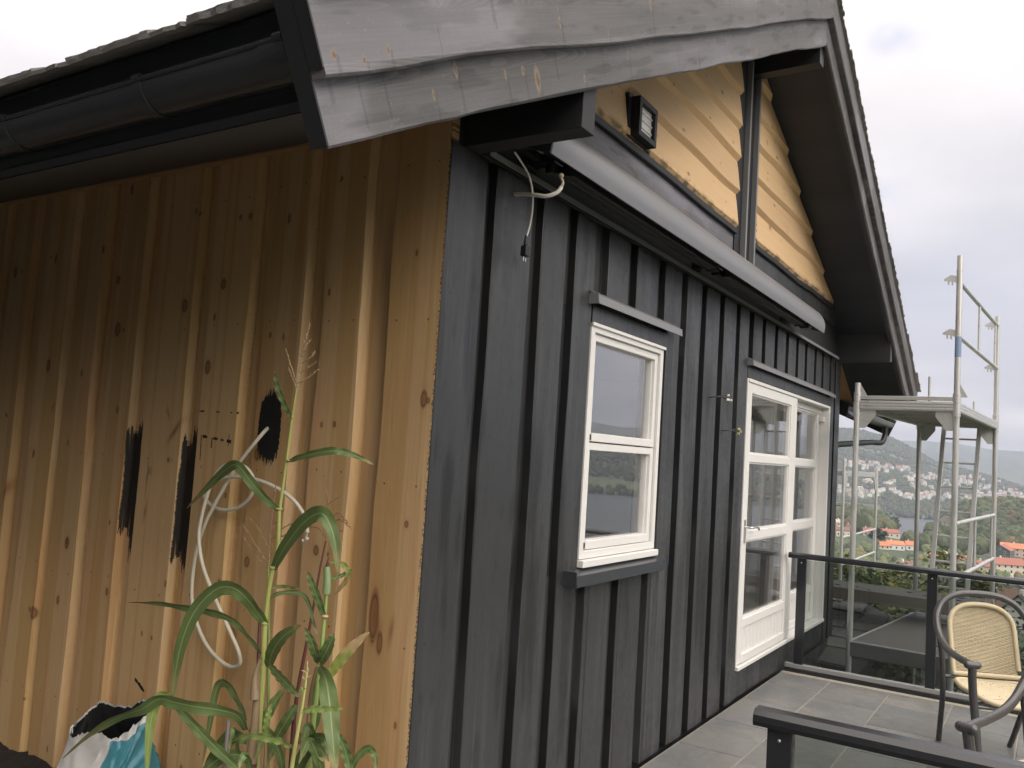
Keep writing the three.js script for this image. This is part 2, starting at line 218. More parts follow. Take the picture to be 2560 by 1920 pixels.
const slateTex = colorTex(1024, 1024, (u, v, o) => { const a = tileN(u * 6, v * 6, 6, 6, 10), b = tileN(u * 40, v * 40, 40, 40, 11), c = tileN(u * 160, v * 160, 160, 160, 12), t = .100 + .05 * a + .03 * b + .02 * (c - .5); o[0] = t * (1 + .10 * (a - .5)); o[1] = t * .995; o[2] = t * (.985 - .12 * (a - .5)); const l = sstep(.8, .88, tileN(u * 22 + 3, v * 22, 22, 22, 13)) * .03; o[0] += l; o[1] += l; o[2] += l * .8; });
const slateBump = grayTex(512, 512, (u, v) => .5 * tileN(u * 8, v * 8, 8, 8, 14) + .3 * tileN(u * 24, v * 24, 24, 24, 15) + .2 * tileN(u * 90, v * 90, 90, 90, 16));
const aluTex = colorTex(512, 512, (u, v, o) => { const s = sstep(.62, .85, tileN(u * 5, v * 26, 5, 26, 41)) * .5, r = sstep(.78, .9, tileN(u * 9 + 2, v * 18, 9, 18, 43)) * .5, t = .88 + .12 * tileN(u * 12, v * 60, 12, 60, 42) - s * .35; o[0] = lerp(t, .42, r); o[1] = lerp(t, .34, r); o[2] = lerp(t * .99, .25, r); });
const S3 = (o) => new THREE.MeshStandardMaterial(o), rep = (t, x, y) => { const c = t.clone(); c.repeat.set(x, y); c.needsUpdate = true; return c; };
const bumpW = rep(woodBump, 1.2, 1.2);
const M = {
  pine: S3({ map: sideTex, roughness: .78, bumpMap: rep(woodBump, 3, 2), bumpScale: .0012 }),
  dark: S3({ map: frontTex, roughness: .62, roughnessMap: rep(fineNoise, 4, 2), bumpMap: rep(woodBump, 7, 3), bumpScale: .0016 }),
  gable: S3({ map: gableTex, roughness: .75, bumpMap: rep(woodBump, 1, 7), bumpScale: .001 }),
  barge: S3({ map: bargeTex, roughness: .6, bumpMap: rep(fineNoise, 20, 2), bumpScale: .0012 }),
  stain: S3({ color: new THREE.Color(.030, .031, .034), map: scuff, roughness: .6, roughnessMap: fineNoise }),
  black: S3({ color: new THREE.Color(.016, .016, .018), map: scuff, roughness: .62 }),
  greyBoard: S3({ color: new THREE.Color(1.1, 1.12, 1.22), map: bargeTex, roughness: .6 }),
  rawPine: S3({ color: new THREE.Color(.40, .235, .11), map: scuff, roughness: .8 }),
  soffit: S3({ color: new THREE.Color(.022, .024, .029), map: scuff, roughness: .8, roughnessMap: fineNoise }),
  eave: S3({ color: new THREE.Color(.042, .050, .066), map: scuff, roughness: .5 }),
  railBase: S3({ color: new THREE.Color(.34, .34, .335), map: scuff, roughness: .4, metalness: .4 }),
  flashDark: S3({ color: new THREE.Color(.12, .125, .125), map: scuff, roughness: .5, metalness: .2 }),
  gutter: S3({ color: new THREE.Color(.052, .056, .063), map: scuff, roughness: .27, metalness: .2 }),
  flash: S3({ color: new THREE.Color(.23, .232, .236), map: scuff, roughness: .42, metalness: .2 }),
  white: S3({ color: new THREE.Color(.74, .73, .705), map: scuff, roughness: .42 }),
  alu: S3({ color: new THREE.Color(.60, .60, .59), map: aluTex, metalness: .5, roughness: .5, roughnessMap: fineNoise }),
  awning: S3({ color: new THREE.Color(.21, .21, .217), map: scuff, roughness: .38, metalness: .35 }),
  rail: S3({ color: new THREE.Color(.030, .032, .036), map: scuff, roughness: .3, metalness: .3, roughnessMap: fineNoise }),
  steel: S3({ color: new THREE.Color(.62, .62, .62), roughness: .3, metalness: .9 }),
  slate: S3({ map: slateTex, roughness: .72, bumpMap: slateBump, bumpScale: .004 }),
  slateEdge: S3({ color: new THREE.Color(2.1, 2.05, 2.0), map: slateTex, roughness: .9, bumpMap: slateBump, bumpScale: .01 }),
  grout: S3({ color: new THREE.Color(.34, .315, .265), map: scuff, roughness: .95 }),
  glass: new THREE.MeshPhysicalMaterial({ color: 0xffffff, transmission: 1, thickness: 0, roughness: .0, ior: 2.7 }),
  railGlass: new THREE.MeshPhysicalMaterial({ color: new THREE.Color(.70, .73, .72), transmission: 1, thickness: 0, roughness: .0, ior: 1.5 }),
  room: S3({ color: new THREE.Color(.5, .49, .47), roughness: .9 }),
  hose: S3({ color: new THREE.Color(.70, .66, .53), map: scuff, roughness: .45 }),
  cable: S3({ color: new THREE.Color(.62, .60, .53), roughness: .5 }),
  rubber: S3({ color: new THREE.Color(.012, .012, .013), roughness: .5 }),
};
slateTex.repeat.set(1, 1);

// ================= the house =================
const house = thing('timber_house', 'dark stained timber house with one raw pine side wall and slate roof', 'house');
const uvSide = (s, l) => [(s + SZ) / SZ, l / SY], uvFront = (s, l) => [s / FX, (l + .0) / FY];
{
  // pine side wall (faces -x)
  const wall = mesh('side_wall', [bx(.055, .2, -.4, 3.0, -8, -.16)], M.rawPine, house);
  SIDE.forEach(([a, b], i) => {
    const w0 = i === 0 ? wav(3, .014) : wav(i * 3 + 1, i === 3 || i === 4 ? .006 : .017), w1 = i === 0 ? () => 0 : wav(i * 3 + 2, i === 5 || i === 4 ? .006 : .017);
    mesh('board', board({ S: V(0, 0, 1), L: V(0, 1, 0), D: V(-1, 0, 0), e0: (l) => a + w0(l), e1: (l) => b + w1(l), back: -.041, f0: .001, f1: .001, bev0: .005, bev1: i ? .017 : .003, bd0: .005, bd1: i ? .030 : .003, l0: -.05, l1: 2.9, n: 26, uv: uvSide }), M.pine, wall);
  });
  for (let i = 0; i < SIDE.length; i++) {                           // the boards behind, seen in the gaps
    const a = (SIDE[i + 1] || [0, -3.46])[1] - .05, b = SIDE[i][0] + .05;
    mesh('board', board({ S: V(0, 0, 1), L: V(0, 1, 0), D: V(-1, 0, 0), e0: a, e1: b, back: -.06, f0: -.040, l0: -.05, l1: 2.9, n: 1, uv: uvSide }), M.pine, wall);
  }
  mesh('top_strip', [bx(-.034, -.002, 2.862, 2.887, -8, -.002, .003)], M.rawPine, wall); mesh('frieze_board', [bx(-.012, .05, 2.888, 2.985, -8, -.002, .002)], M.soffit, wall);
  // dark front wall (faces +z)
  const sh = new THREE.Shape([[.19, -.5], [6.84, -.5], [6.84, 3.1], [.19, 3.1]].map((p) => new THREE.Vector2(...p)));
  const hole = (x0, x1, y0, y1) => sh.holes.push(new THREE.Path([[x0, y0], [x0, y1], [x1, y1], [x1, y0]].map((p) => new THREE.Vector2(...p))));
  hole(1.19, 2.095, 1.155, 2.30); hole(3.68, 6.37, .21, 2.30);
  const front = mesh('front_wall', [new THREE.ExtrudeGeometry(sh, { depth: .11, bevelEnabled: false }).translate(0, 0, -.150), bx(.056, .19, -.5, 3.1, -.16, -.040)], M.stain, house);
  FRONT.forEach(([a, b, t, bo], i) => {
    const w0 = i ? wav(100 + i * 3, .009, 1.9) : () => 0, w1 = wav(101 + i * 3, .006, 1.9), nx = i === 3 || i === 14 || i === 23 || i === 9;
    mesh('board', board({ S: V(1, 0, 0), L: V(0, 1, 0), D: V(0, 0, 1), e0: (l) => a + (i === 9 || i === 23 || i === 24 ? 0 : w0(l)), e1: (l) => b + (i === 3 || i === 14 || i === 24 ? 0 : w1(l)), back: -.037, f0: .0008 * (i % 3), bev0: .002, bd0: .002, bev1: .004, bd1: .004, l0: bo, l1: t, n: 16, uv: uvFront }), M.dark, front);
  });
  for (let x = .2, i = 0; x < 6.8; x += .345, i++) {                // boards behind the gaps
    const parts = (x + .345 > 1.19 && x < 2.1) ? [[.004, 1.1], [2.35, 2.8]] : (x + .345 > 3.68 && x < 6.37) ? [[2.35, 2.8]] : [[.004, 2.8]];
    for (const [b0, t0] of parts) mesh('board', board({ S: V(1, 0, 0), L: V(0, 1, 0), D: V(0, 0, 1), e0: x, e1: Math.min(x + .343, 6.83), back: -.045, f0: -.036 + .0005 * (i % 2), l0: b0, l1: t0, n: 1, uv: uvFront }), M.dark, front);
  }
  mesh('trim_board', board({ S: V(0, 1, 0), L: V(1, 0, 0), D: V(0, 0, 1), e0: 2.303, e1: 2.388, back: -.027, f0: .003, l0: 1.19, l1: 2.13, n: 2, uv: (s, l) => uvFront(l, s) }), M.dark, front);
  mesh('trim_board', board({ S: V(0, 1, 0), L: V(1, 0, 0), D: V(0, 0, 1), e0: 2.306, e1: 2.388, back: -.027, f0: .003, l0: 3.676, l1: 6.392, n: 2, uv: (s, l) => uvFront(l, s) }), M.dark, front);
  mesh('base_board', board({ S: V(0, 1, 0), L: V(1, 0, 0), D: V(0, 0, 1), e0: .004, e1: .203, back: -.027, f0: -.004, l0: 3.68, l1: 6.39, n: 2, uv: (s, l) => uvFront(l, s) }), M.dark, front);
  mesh('upper_board', board({ S: V(0, 1, 0), L: V(1, 0, 0), D: V(0, 0, 1), e0: 2.80, e1: 3.108, back: -.038, f0: -.004, l0: .02, l1: 6.83, n: 2 }), M.black, front);
  // flashings: over the boards, the window and the door, and the window sill
  const lip = (y, t, o) => [[-.003, y + t + .03], [o, y + t], [o + .004, y], [o, y], [o - .004, y + t - .006], [-.003, y + t + .02]];
  const flash = (x0, x1, y, t, o) => prism(lip(y, t, o), x0, x1, (z, yy, x) => [x, yy, z]);
  mesh('drip_cap', [flash(.17, 4.92, 2.778, .026, .055)], M.flash, front); mesh('drip_cap', [flash(4.925, 6.46, 2.777, .026, .055)], M.flash, front);
  mesh('drip_cap', [flash(1.155, 2.24, 2.386, .04, .05), bx(1.152, 1.156, 2.385, 2.436, -.02, .05)], M.flash, front); mesh('drip_cap', [flash(3.66, 6.42, 2.386, .032, .045), bx(3.657, 3.661, 2.385, 2.43, -.02, .045)], M.flash, front);
  mesh('window_sill', [prism([[-.09, 1.145], [.07, 1.108], [.074, 1.056], [.07, 1.056], [.064, 1.10], [-.09, 1.135]], 1.055, 2.12, (z, yy, x) => [x, yy, z]), bx(1.052, 1.058, 1.056, 1.125, -.0, .07)], M.gutter, front);
}
{ // gable: a grey board, then horizontal live-edged pine over it, a king post, a small vent
  const g = mesh('gable_wall', [prism([[.1, 3.102], [6.74, 3.102], [6.6, 3.08], [3.42, 4.66], [.24, 3.08]].map((p) => p), -.148, 0, (x, y, z) => [x, Math.max(y, 3.102), z]), prism([[-.0, 2.80], [.3, 2.80], [.3, 3.1], [0, 2.95]], -.15, -.03, (x, y, z) => [x, y, z])], M.black, house);
  mesh('fascia_board', board({ S: V(0, 1, 0), L: V(1, 0, 0), D: V(0, 0, 1), e0: 3.112, e1: 3.30, back: 0, f0: .024, l0: .3, l1: 3.155, n: 4, uv: (s, l) => [l / 5.4 + .2, s / .36] }), M.greyBoard, g);
  mesh('fascia_board', board({ S: V(0, 1, 0), L: V(1, 0, 0), D: V(0, 0, 1), e0: 3.112, e1: 3.30, back: 0, f0: .024, l0: 3.515, l1: 6.4, n: 4, uv: (s, l) => [l * .15, s * .34] }), M.dark, g);
  const slope = (s) => (s - 2.955) / .503;
  for (let i = 0; i < 7; i++) for (const h of [0, 1]) {
    const y = 3.275 + .231 * i, w = i ? wav(400 + i * 2 + h, .020, 1.2) : wav(77, .020, 1.1), a = (s) => (h ? 3.515 : slope(Math.min(s, 4.66)) + .005), b = (s) => (h ? 6.84 - slope(Math.min(s, 4.66)) - .005 : 3.155);
    if (i === 6) continue;
    mesh('board', board({ S: V(0, 1, 0), L: V(1, 0, 0), D: V(0, 0, 1), e0: (l) => y + w(l), e1: y + .27, back: .001 + i * .0003, f0: .056, f1: .024, bev0: .030, bd0: .028, bev1: .002, l0: a, l1: b, n: 28, uv: (s, l) => [l / 7, (s - 3.2) / 1.6] }), M.gable, g);
    if (!i) mesh('painted_edge', board({ S: V(0, 1, 0), L: V(1, 0, 0), D: V(0, 0, 1), e0: (l) => y - .034 + w(l), e1: (l) => y + .004 + w(l), back: .0245, f0: .050, l0: (s) => a(s), l1: (s) => b(s), n: 28 }), M.black, g);
  }
  const kp = mesh('king_post', [bx(3.15, 3.52, 3.0, 4.62, .0, .034)], M.black, g);
  mesh('edge_batten', [bx(3.272, 3.30, 3.0, 4.5, .034, .072, .002)], M.flash, kp); mesh('edge_batten', [bx(3.475, 3.502, 3.0, 4.5, .034, .072, .002)], M.flash, kp);
  const vt = mesh('vent', [bx(1.395, 1.62, 3.47, 3.50, .03, .10, .003), bx(1.395, 1.62, 3.295, 3.325, .03, .10, .003), bx(1.395, 1.425, 3.325, 3.47, .03, .10, .003), bx(1.59, 1.62, 3.325, 3.47, .03, .10, .003), bx(1.36, 1.65, 3.285, 3.51, .02, .052)], M.black, g);
  mesh('grille', [bx(1.425, 1.59, 3.325, 3.47, .053, .078), ...[0, 1, 2].map((k) => bx(1.425, 1.59, 3.355 + k * .04, 3.362 + k * .04, .078, .084))], M.white, vt);
  mesh('purlin', [bx(.076, .17, 2.79, 3.10, -.1, .5, .003)], M.black, house); mesh('purlin', [bx(6.665, 6.76, 2.785, 3.10, -.1, .5, .003)], M.stain, house);
  mesh('ridge_beam', [bx(3.39, 3.49, 4.45, 4.68, -.1, .5, .003)], M.stain, house);
  mesh('wall_block', [bx(6.845, 6.86, 2.95, 3.12, .0, .06)], M.rawPine, house);
}
{ // roof
  const th = Math.atan(.503), c = Math.cos(th), s = Math.sin(th), rf = [];
  const side = [{ O: V(-1.131, 2.305, 0), L: V(c, s, 0), S: V(-s, c, 0) }, { O: V(7.971, 2.305, 0), L: V(-c, s, 0), S: V(s, c, 0) }], top = (q) => (4.551 + q * s) / c;
  const sl = (k, s0, s1, l0, z0, z1, gap = 0) => board({ ...side[k], D: V(0, 0, 1), e0: s0, e1: s1, back: z0, f0: z1, l0, l1: (q) => top(q) - gap, n: 1 });
  const roof = mesh('roof', [sl(0, .108, .315, .13, -8, .512), sl(1, .108, .315, .13, -8, .512)], M.gutter, house);
  for (const k of [0, 1]) {
    mesh('soffit', [sl(k, .086, .1075, .08, -8, .478)], M.soffit, roof);
    if (k) mesh('raw_soffit', [sl(k, .078, .0855, .08, -8, -.06)], M.rawPine, roof);
    if (!k) { mesh('eave_soffit', [prism([[-1.078, 2.424], [-.002, 2.886], [-.002, 2.894], [-1.078, 2.46]], -8, .478, (x, y, z) => [x, y, z])], M.eave, roof); }
    mesh('eave_flashing', [bx(k ? 7.995 : -1.165, k ? 8.005 : -1.155, 2.53, 2.63, -8, .478, .002)], M.eave, roof);
    mesh('verge_rafter', [sl(k, .004, .336, .012, .479, .5135)], M.stain, roof);
    const wa = wav(500 + k, .013, 1.0), wb = wav(540 + k, .006, 3.2), wc = wav(520 + k, .015, .9), wd = wav(560 + k, .005, 3.6), w = (l) => wa(l) + wb(l), w2 = (l) => wc(l) + wd(l), uvb = (o) => (q, l) => [l / 5.4 + k * .37, (q + o) / .36];
    const lo = mesh('barge_board', board({ ...side[k], D: V(0, 0, 1), e0: (l) => w(l), e1: .168, back: .514, f0: .532, l0: 0, l1: (q) => top(q) - .002, n: 40, bev0: .006, uv: uvb(0) }), M.barge, roof);
    const up = mesh('barge_board', board({ ...side[k], D: V(0, 0, 1), e0: (l) => .151 + w2(l) - .012 * Math.exp(-Math.pow((l - 3.1) / .18, 2)), e1: .345, back: .5325, f0: .573, l0: 0, l1: (q) => top(q) - .002, n: 40, bev0: .006, uv: uvb(0) }), M.barge, roof);
    mesh('end_trim', [board({ ...side[k], D: V(0, 0, 1), e0: -.004, e1: .336, back: .4785, f0: .531, l0: -.004, l1: .011, n: 1 })], M.stain, roof); mesh('end_trim', [board({ ...side[k], D: V(0, 0, 1), e0: .155, e1: .346, back: .5328, f0: .5725, l0: -.004, l1: -.0005, n: 1 })], M.stain, roof);
    mesh('fascia', [bx(k ? 7.885 : -1.06, k ? 7.90 : -1.045, 2.44, 2.64, -8, .4775, .003)], M.gutter, roof);
    // slates: rough pieces along the eaves and the verge, a field behind them
    const R = rnd(700 + k);
    mesh('slate_field', [sl(k, .32, .352, .3, -8, .30)], M.slate, roof);
    const slate = (l0, l1, z0, z1, lift) => { const n = 16, P = []; const j = () => (R() - .5) * .016; for (let i = 0; i <= n; i++) P.push([l0 + j(), lerp(z0, z1, i / n)]); for (let i = 1; i <= n; i++) P.push([lerp(l0, l1, i / n), z1 + j() * .6]); P.push([l1, z0]);
      const q0 = .318 + lift, t = .009 + R() * .006; return prism(P, q0, q0 + t, (l, z, q) => [side[k].O.x + side[k].L.x * l + side[k].S.x * q, side[k].O.y + side[k].L.y * l + side[k].S.y * q, z]); };
    for (let z = .62; z > -4.2;) { const w3 = .42 + R() * .22; mesh('slate', slate(.005 + R() * .03, .42, z - w3, z - .006, R() * .012), M.slateEdge, roof); if (R() < .8) mesh('slate', slate(.03, .45, z - w3 * .8 - .1, z - .16, .013 + R() * .006), M.slateEdge, roof); z -= w3; }
    for (let l = .36, i = 0; l < 5.1; l += .36, i++) mesh('slate', slate(l, Math.min(l + .42, 5.2), .14, .588 + R() * .012, .016 + .006 * (i % 2)), M.slateEdge, roof);
    mesh('gutter', (() => { const cx = k ? 7.975 : -1.135, cy = 2.54, P = [], Q = []; for (let i = 0; i <= 16; i++) { const a = Math.PI + i / 16 * Math.PI; P.push([cx + .070 * Math.cos(a), cy + .070 * Math.sin(a)]); Q.unshift([cx + .065 * Math.cos(a), cy + .065 * Math.sin(a)]); } const xs = k ? 1 : -1; return [smooth(prism([...P, ...Q], -8, .476, (x, y, z) => [x, y, z])), rod(V(cx + xs * .070, cy, -8), V(cx + xs * .070, cy, .476), .0075, 8), prism(P, .4765, .4782, (x, y, z) => [x, y, z]), smooth(prism([...P, ...Q].map(([x, y]) => [cx + (x - cx) * 1.05, cy + (y - cy) * 1.05]), .36, .4762, (x, y, z) => [x, y, z]))]; })(), M.gutter, roof);
    const gut = roof.children[roof.children.length - 1];
    for (const z of [.43, -.09, -.75, -1.40, -2.05]) mesh('bracket', (() => { const cx = k ? 7.975 : -1.135, cy = 2.54, P = [], Q = []; for (let i = 0; i <= 16; i++) { const a = Math.PI + i / 16 * Math.PI; P.push([cx + .075 * Math.cos(a), cy + .075 * Math.sin(a)]); Q.unshift([cx + .0705 * Math.cos(a), cy + .0705 * Math.sin(a)]); } const xs = k ? 1 : -1; return [prism([...P, ...Q], z - .014, z + .014, (x, y, zz) => [x, y, zz]), rod(V(cx + xs * .073, cy + .002, z - .014), V(cx + xs * .073, cy + .002, z + .014), .0115, 8)]; })(), M.gutter, gut);
  }
  mesh('ridge_cap', [rod(V(3.42, 4.93, -8), V(3.42, 4.93, .56), .08, 10)], M.slate, roof);
}
{ // window: fixed frame, two sashes, panes
  const fz0 = -.10, fz1 = .004;
  const w = mesh('window', [bx(1.192, 1.232, 1.165, 2.298, fz0, fz1, .003), bx(2.055, 2.093, 1.165, 2.298, fz0, fz1, .003), bx(1.232, 2.055, 2.258, 2.298, fz0, fz1, .003), bx(1.232, 2.055, 1.165, 1.203, fz0, fz1, .003), bx(1.186, 2.10, 2.285, 2.302, fz1, .016, .003)], M.white, house);
  mesh('lower_ledge', [bx(1.19, 2.097, 1.128, 1.162, -.09, .03, .004)], M.white, w);
  const sash = (y0, y1) => mesh('sash', [bx(1.236, 1.274, y0, y1, -.07, -.012, .003), bx(2.012, 2.051, y0, y1, -.07, -.012, .003), bx(1.274, 2.012, y1 - .036, y1, -.07, -.012, .003), bx(1.274, 2.012, y0, y0 + .042, -.07, -.006, .004), bx(1.27, 1.282, y0 + .04, y1 - .03, -.06, -.03), bx(2.004, 2.014, y0 + .04, y1 - .03, -.06, -.03)], M.white, w);
  for (const [y0, y1] of [[1.206, 1.722], [1.728, 2.256]]) { const q = sash(y0, y1); for (const z of [-.042, -.058]) mesh('pane', [new THREE.PlaneGeometry(.742, y1 - y0 - .07).translate(1.643, (y0 + y1) / 2, z)], M.glass, q); mesh('latch', [bx(1.24, 1.262, y0 + .006, y0 + .034, -.012, -.003, .002)], M.black, q); }
}
{ // sliding balcony door: a leaf in front on the left, a leaf set back on the right
  const d = mesh('balcony_door', [bx(3.683, 3.70, .213, 2.297, -.14, .006, .003), bx(6.32, 6.367, .213, 2.297, -.14, .012, .003), bx(3.70, 6.32, 2.272, 2.297, -.14, .012, .003), bx(3.683, 6.367, .205, .232, -.15, .022, .004), bx(5.12, 6.32, 2.215, 2.272, -.14, -.062, .003)], M.white, house);
  const leaf = (x0, x1, gx0, gx1, z0, z1, label) => {
    const ys = [[.552, 1.112], [1.184, 1.688], [1.748, 2.195]];
    const lf = mesh('door_leaf', [bx(x0, gx0, .24, 2.27, z0, z1, .004), bx(gx1, x1, .24, 2.27, z0, z1, .004), bx(gx0, gx1, 2.195, 2.27, z0, z1, .004), bx(gx0, gx1, 1.688, 1.748, z0, z1 - .002, .004), bx(gx0, gx1, 1.112, 1.184, z0, z1 - .002, .004), bx(gx0, gx1, .49, .552, z0, z1 - .002, .004), bx(gx0, gx1, .24, .30, z0, z1 + .004, .004),
      ...ys.flatMap(([a, b]) => [bx(gx0, gx1, a, a + .014, z0 + .01, z1 - .012, .002), bx(gx0, gx0 + .012, a, b, z0 + .01, z1 - .012, .002), bx(gx1 - .012, gx1, a, b, z0 + .01, z1 - .012, .002), bx(gx0, gx1, b - .012, b, z0 + .01, z1 - .012, .002)])], M.white, d);
    for (const [a, b] of ys) for (const z of [-.007, .007]) mesh('pane', [new THREE.PlaneGeometry(gx1 - gx0, b - a).translate((gx0 + gx1) / 2, (a + b) / 2, (z0 + z1) / 2 + z)], M.glass, lf);
    const n = Math.round((gx1 - gx0) / .09); for (let i = 0; i < n; i++) mesh('panel', [bx(lerp(gx0, gx1, i / n) + .002, lerp(gx0, gx1, (i + 1) / n) - .002, .30, .49, z0 + .012, z1 - .014, .004)], M.white, lf);
    return lf;
  };
  const l1 = leaf(3.704, 5.122, 3.81, 4.935, -.052, .002), l2 = leaf(4.98, 6.315, 5.08, 6.20, -.125, -.075);
  mesh('handle', [tube([V(3.76, 1.215, -.0), V(3.76, 1.215, .05), V(3.80, 1.218, .062), V(3.90, 1.212, .06), V(3.95, 1.195, .052)], .008, 24, 8), bx(3.742, 3.776, 1.10, 1.27, .002, .008, .003)], M.steel, l1);
  mesh('door_stop', [bx(6.27, 6.315, 2.14, 2.185, -.07, -.03, .003)], M.white, d);
}
{ // rooms behind: shell with thickness, floor, back wall, ceiling
  mesh('inner_room', [bx(.2, 6.64, .0, .1, -4.2, -.15), bx(.2, 6.64, 2.55, 2.65, -4.2, -.15), bx(.2, 6.64, .1, 2.55, -4.3, -4.2), bx(.2, .3, .1, 2.55, -4.2, -.15), bx(6.54, 6.64, .1, 2.55, -4.2, -.15), bx(3.0, 3.1, .1, 2.55, -4.2, -1.2)], M.room, house);
  mesh('far_wall', [bx(6.64, 6.84, -.6, 3.1, -8, -.149), bx(.2, 6.84, -.6, 3.0, -8.1, -8)], M.stain, house);
  mesh('inner_sill', [bx(1.2, 2.09, 1.12, 1.15, -.36, -.15, .004)], M.white, house);
}

// ================= things on the wall =================
{ // folded awning under the gable
  const a = thing('awning', 'long folded awning with pale grey rounded front under the gable', 'awning', [0, 0, 0]);
  const C0 = new THREE.CatmullRomCurve3([[.10, 3.012], [.15, 3.008], [.19, 2.99], [.225, 2.955], [.248, 2.91], [.257, 2.86], [.25, 2.806]].map(([z, y]) => V(z, y, 0))), C1 = new THREE.CatmullRomCurve3([[.243, 2.806], [.249, 2.86], [.24, 2.907], [.218, 2.949], [.186, 2.982], [.15, 3.0], [.10, 3.004]].map(([z, y]) => V(z, y, 0)));
  const P = [...C0.getPoints(26).map((p) => [p.x, p.y]), ...C1.getPoints(20).map((p) => [p.x, p.y])];
  const prof = (x0, x1) => { const g = []; for (let i = 0; i < 1; i++) g.push(smooth(prism(P, x0, x1, (z, y, x) => [x, y, z]))); return g; };
  mesh('front_cover', prof(.30, 4.90), M.awning, a);
  mesh('end_cap', [prism(P.slice(0, 27).concat([[.10, 2.85]]), 4.90, 4.912, (z, y, x) => [x, y, z])], M.awning, a); mesh('end_cap', [prism(P.slice(0, 27).concat([[.10, 2.85]]), .288, .30, (z, y, x) => [x, y, z])], M.black, a);
  mesh('roller', [rod(V(.32, 2.93, .12), V(4.88, 2.93, .12), .045, 20)], M.stain, a);
  mesh('torsion_bar', [bx(.35, 4.85, 2.872, 2.906, .03, .065, .003)], M.rubber, a);
  for (const [x0, x1, z, y] of [[.55, 2.5, .105, 2.842], [.6, 2.45, .155, 2.836], [2.6, 4.6, .105, 2.842], [2.65, 4.55, .155, 2.836]]) mesh('folding_arm', [bx(x0, x1, y - .016, y + .016, z - .02, z + .02, .006), rod(V(x0, y - .022, z), V(x0, y + .022, z), .024, 12), rod(V(x1, y - .022, z), V(x1, y + .022, z), .024, 12)], M.rubber, a);
  for (const x of [.55, 2.55, 4.55]) mesh('wall_bracket', [bx(x - .06, x + .06, 2.85, 3.0, -.02, .012, .003), bx(x - .03, x + .03, 2.86, 2.90, .012, .10, .003)], M.rubber, a);
  mesh('motor_box', [bx(4.58, 4.66, 2.80, 2.84, .13, .20, .004)], M.stain, a); mesh('arm_end', [bx(4.60, 4.65, 2.806, 2.836, .20, .212, .003)], M.awning, a);
}
{ // loose lead with a plug, and the cut cable coming out of the wall beside it
  const c = thing('power_lead', 'thin white lead with a black mains plug dangling below the awning', 'cable', [.3, 2.8, .1]);
  const g = (pts) => pts.map((p) => V(p[0] - .3, p[1] - 2.8, p[2] - .1));
  mesh('lead', [tube(g([[.27, 2.82, .10], [.31, 2.79, .11], [.37, 2.755, .11], [.42, 2.70, .10], [.45, 2.64, .085], [.462, 2.58, .07], [.455, 2.53, .062]]), .0042, 40, 8)], M.cable, c);
  const p = mesh('plug', [new RoundedBoxGeometry(.030, .046, .030, 3, .006).translate(.155, -.327, -.04), rod(V(.155, -.30, -.04), V(.155, -.262, -.039), .0085, 12, .0055), bx(.166, .180, -.312, -.306, -.05, -.03, .002), bx(.166, .178, -.346, -.340, -.05, -.03, .002)], M.rubber, c);
  mesh('pin', [rod(V(.147, -.350, -.04), V(.147, -.369, -.04), .0022, 8)], M.steel, p); mesh('pin', [rod(V(.163, -.350, -.04), V(.163, -.369, -.04), .0022, 8)], M.steel, p);
  const s = thing('cut_cable', 'thick cut white cable sticking out of the dark wall, its end curled up', 'cable', [.442, 2.715, 0]);
  const h = (pts) => pts.map((q) => V(q[0] - .442, q[1] - 2.715, q[2]));
  mesh('sheath', [tube(h([[.442, 2.715, -.02], [.43, 2.705, .05], [.42, 2.69, .12], [.425, 2.683, .165], [.445, 2.70, .20], [.46, 2.725, .21]]), .0085, 32, 10)], M.cable, s);
  mesh('core', [tube(h([[.458, 2.722, .21], [.466, 2.745, .212], [.462, 2.765, .205]]), .006, 12, 8), new THREE.IcosahedronGeometry(.011, 1).translate(.018, .058, .206)], S3({ color: new THREE.Color(.42, .36, .26), roughness: .7 }), s);
  const stub = (p, label, tint) => { const t = thing('wire_stub', label, 'wire', p); const R = rnd(p[0] * 1000 | 0);
    for (let i = 0; i < 3; i++) { const e = V(.05 + R() * .06, .015 + (R() - .6) * .05, .07 + R() * .05); mesh('wire', [tube([V(0, 0, -.01), V(.004, .004, .03), V(e.x * .5, e.y * .3 + .008, e.z * .7), e], .0036, 16, 6)], M.rubber, t); mesh('connector', [new RoundedBoxGeometry(.016, .016, .024, 2, .004).rotateY(i).translate(e.x, e.y, e.z)], tint, t); } };
  stub([2.886, 2.084, 0], 'upper bundle of cut wires with white connectors on the dark wall', M.cable); stub([3.164, 1.882, 0], 'lower bundle of cut wires with yellowish tips on the dark wall', S3({ color: new THREE.Color(.36, .34, .16), roughness: .6 }));
}
const zA = (x, y) => [x / 2.0109, 600 + y / 2.0109], zB = (x, y) => [x / 2.0109, 1245 + y / 2.0109];   // reading frames for measurements
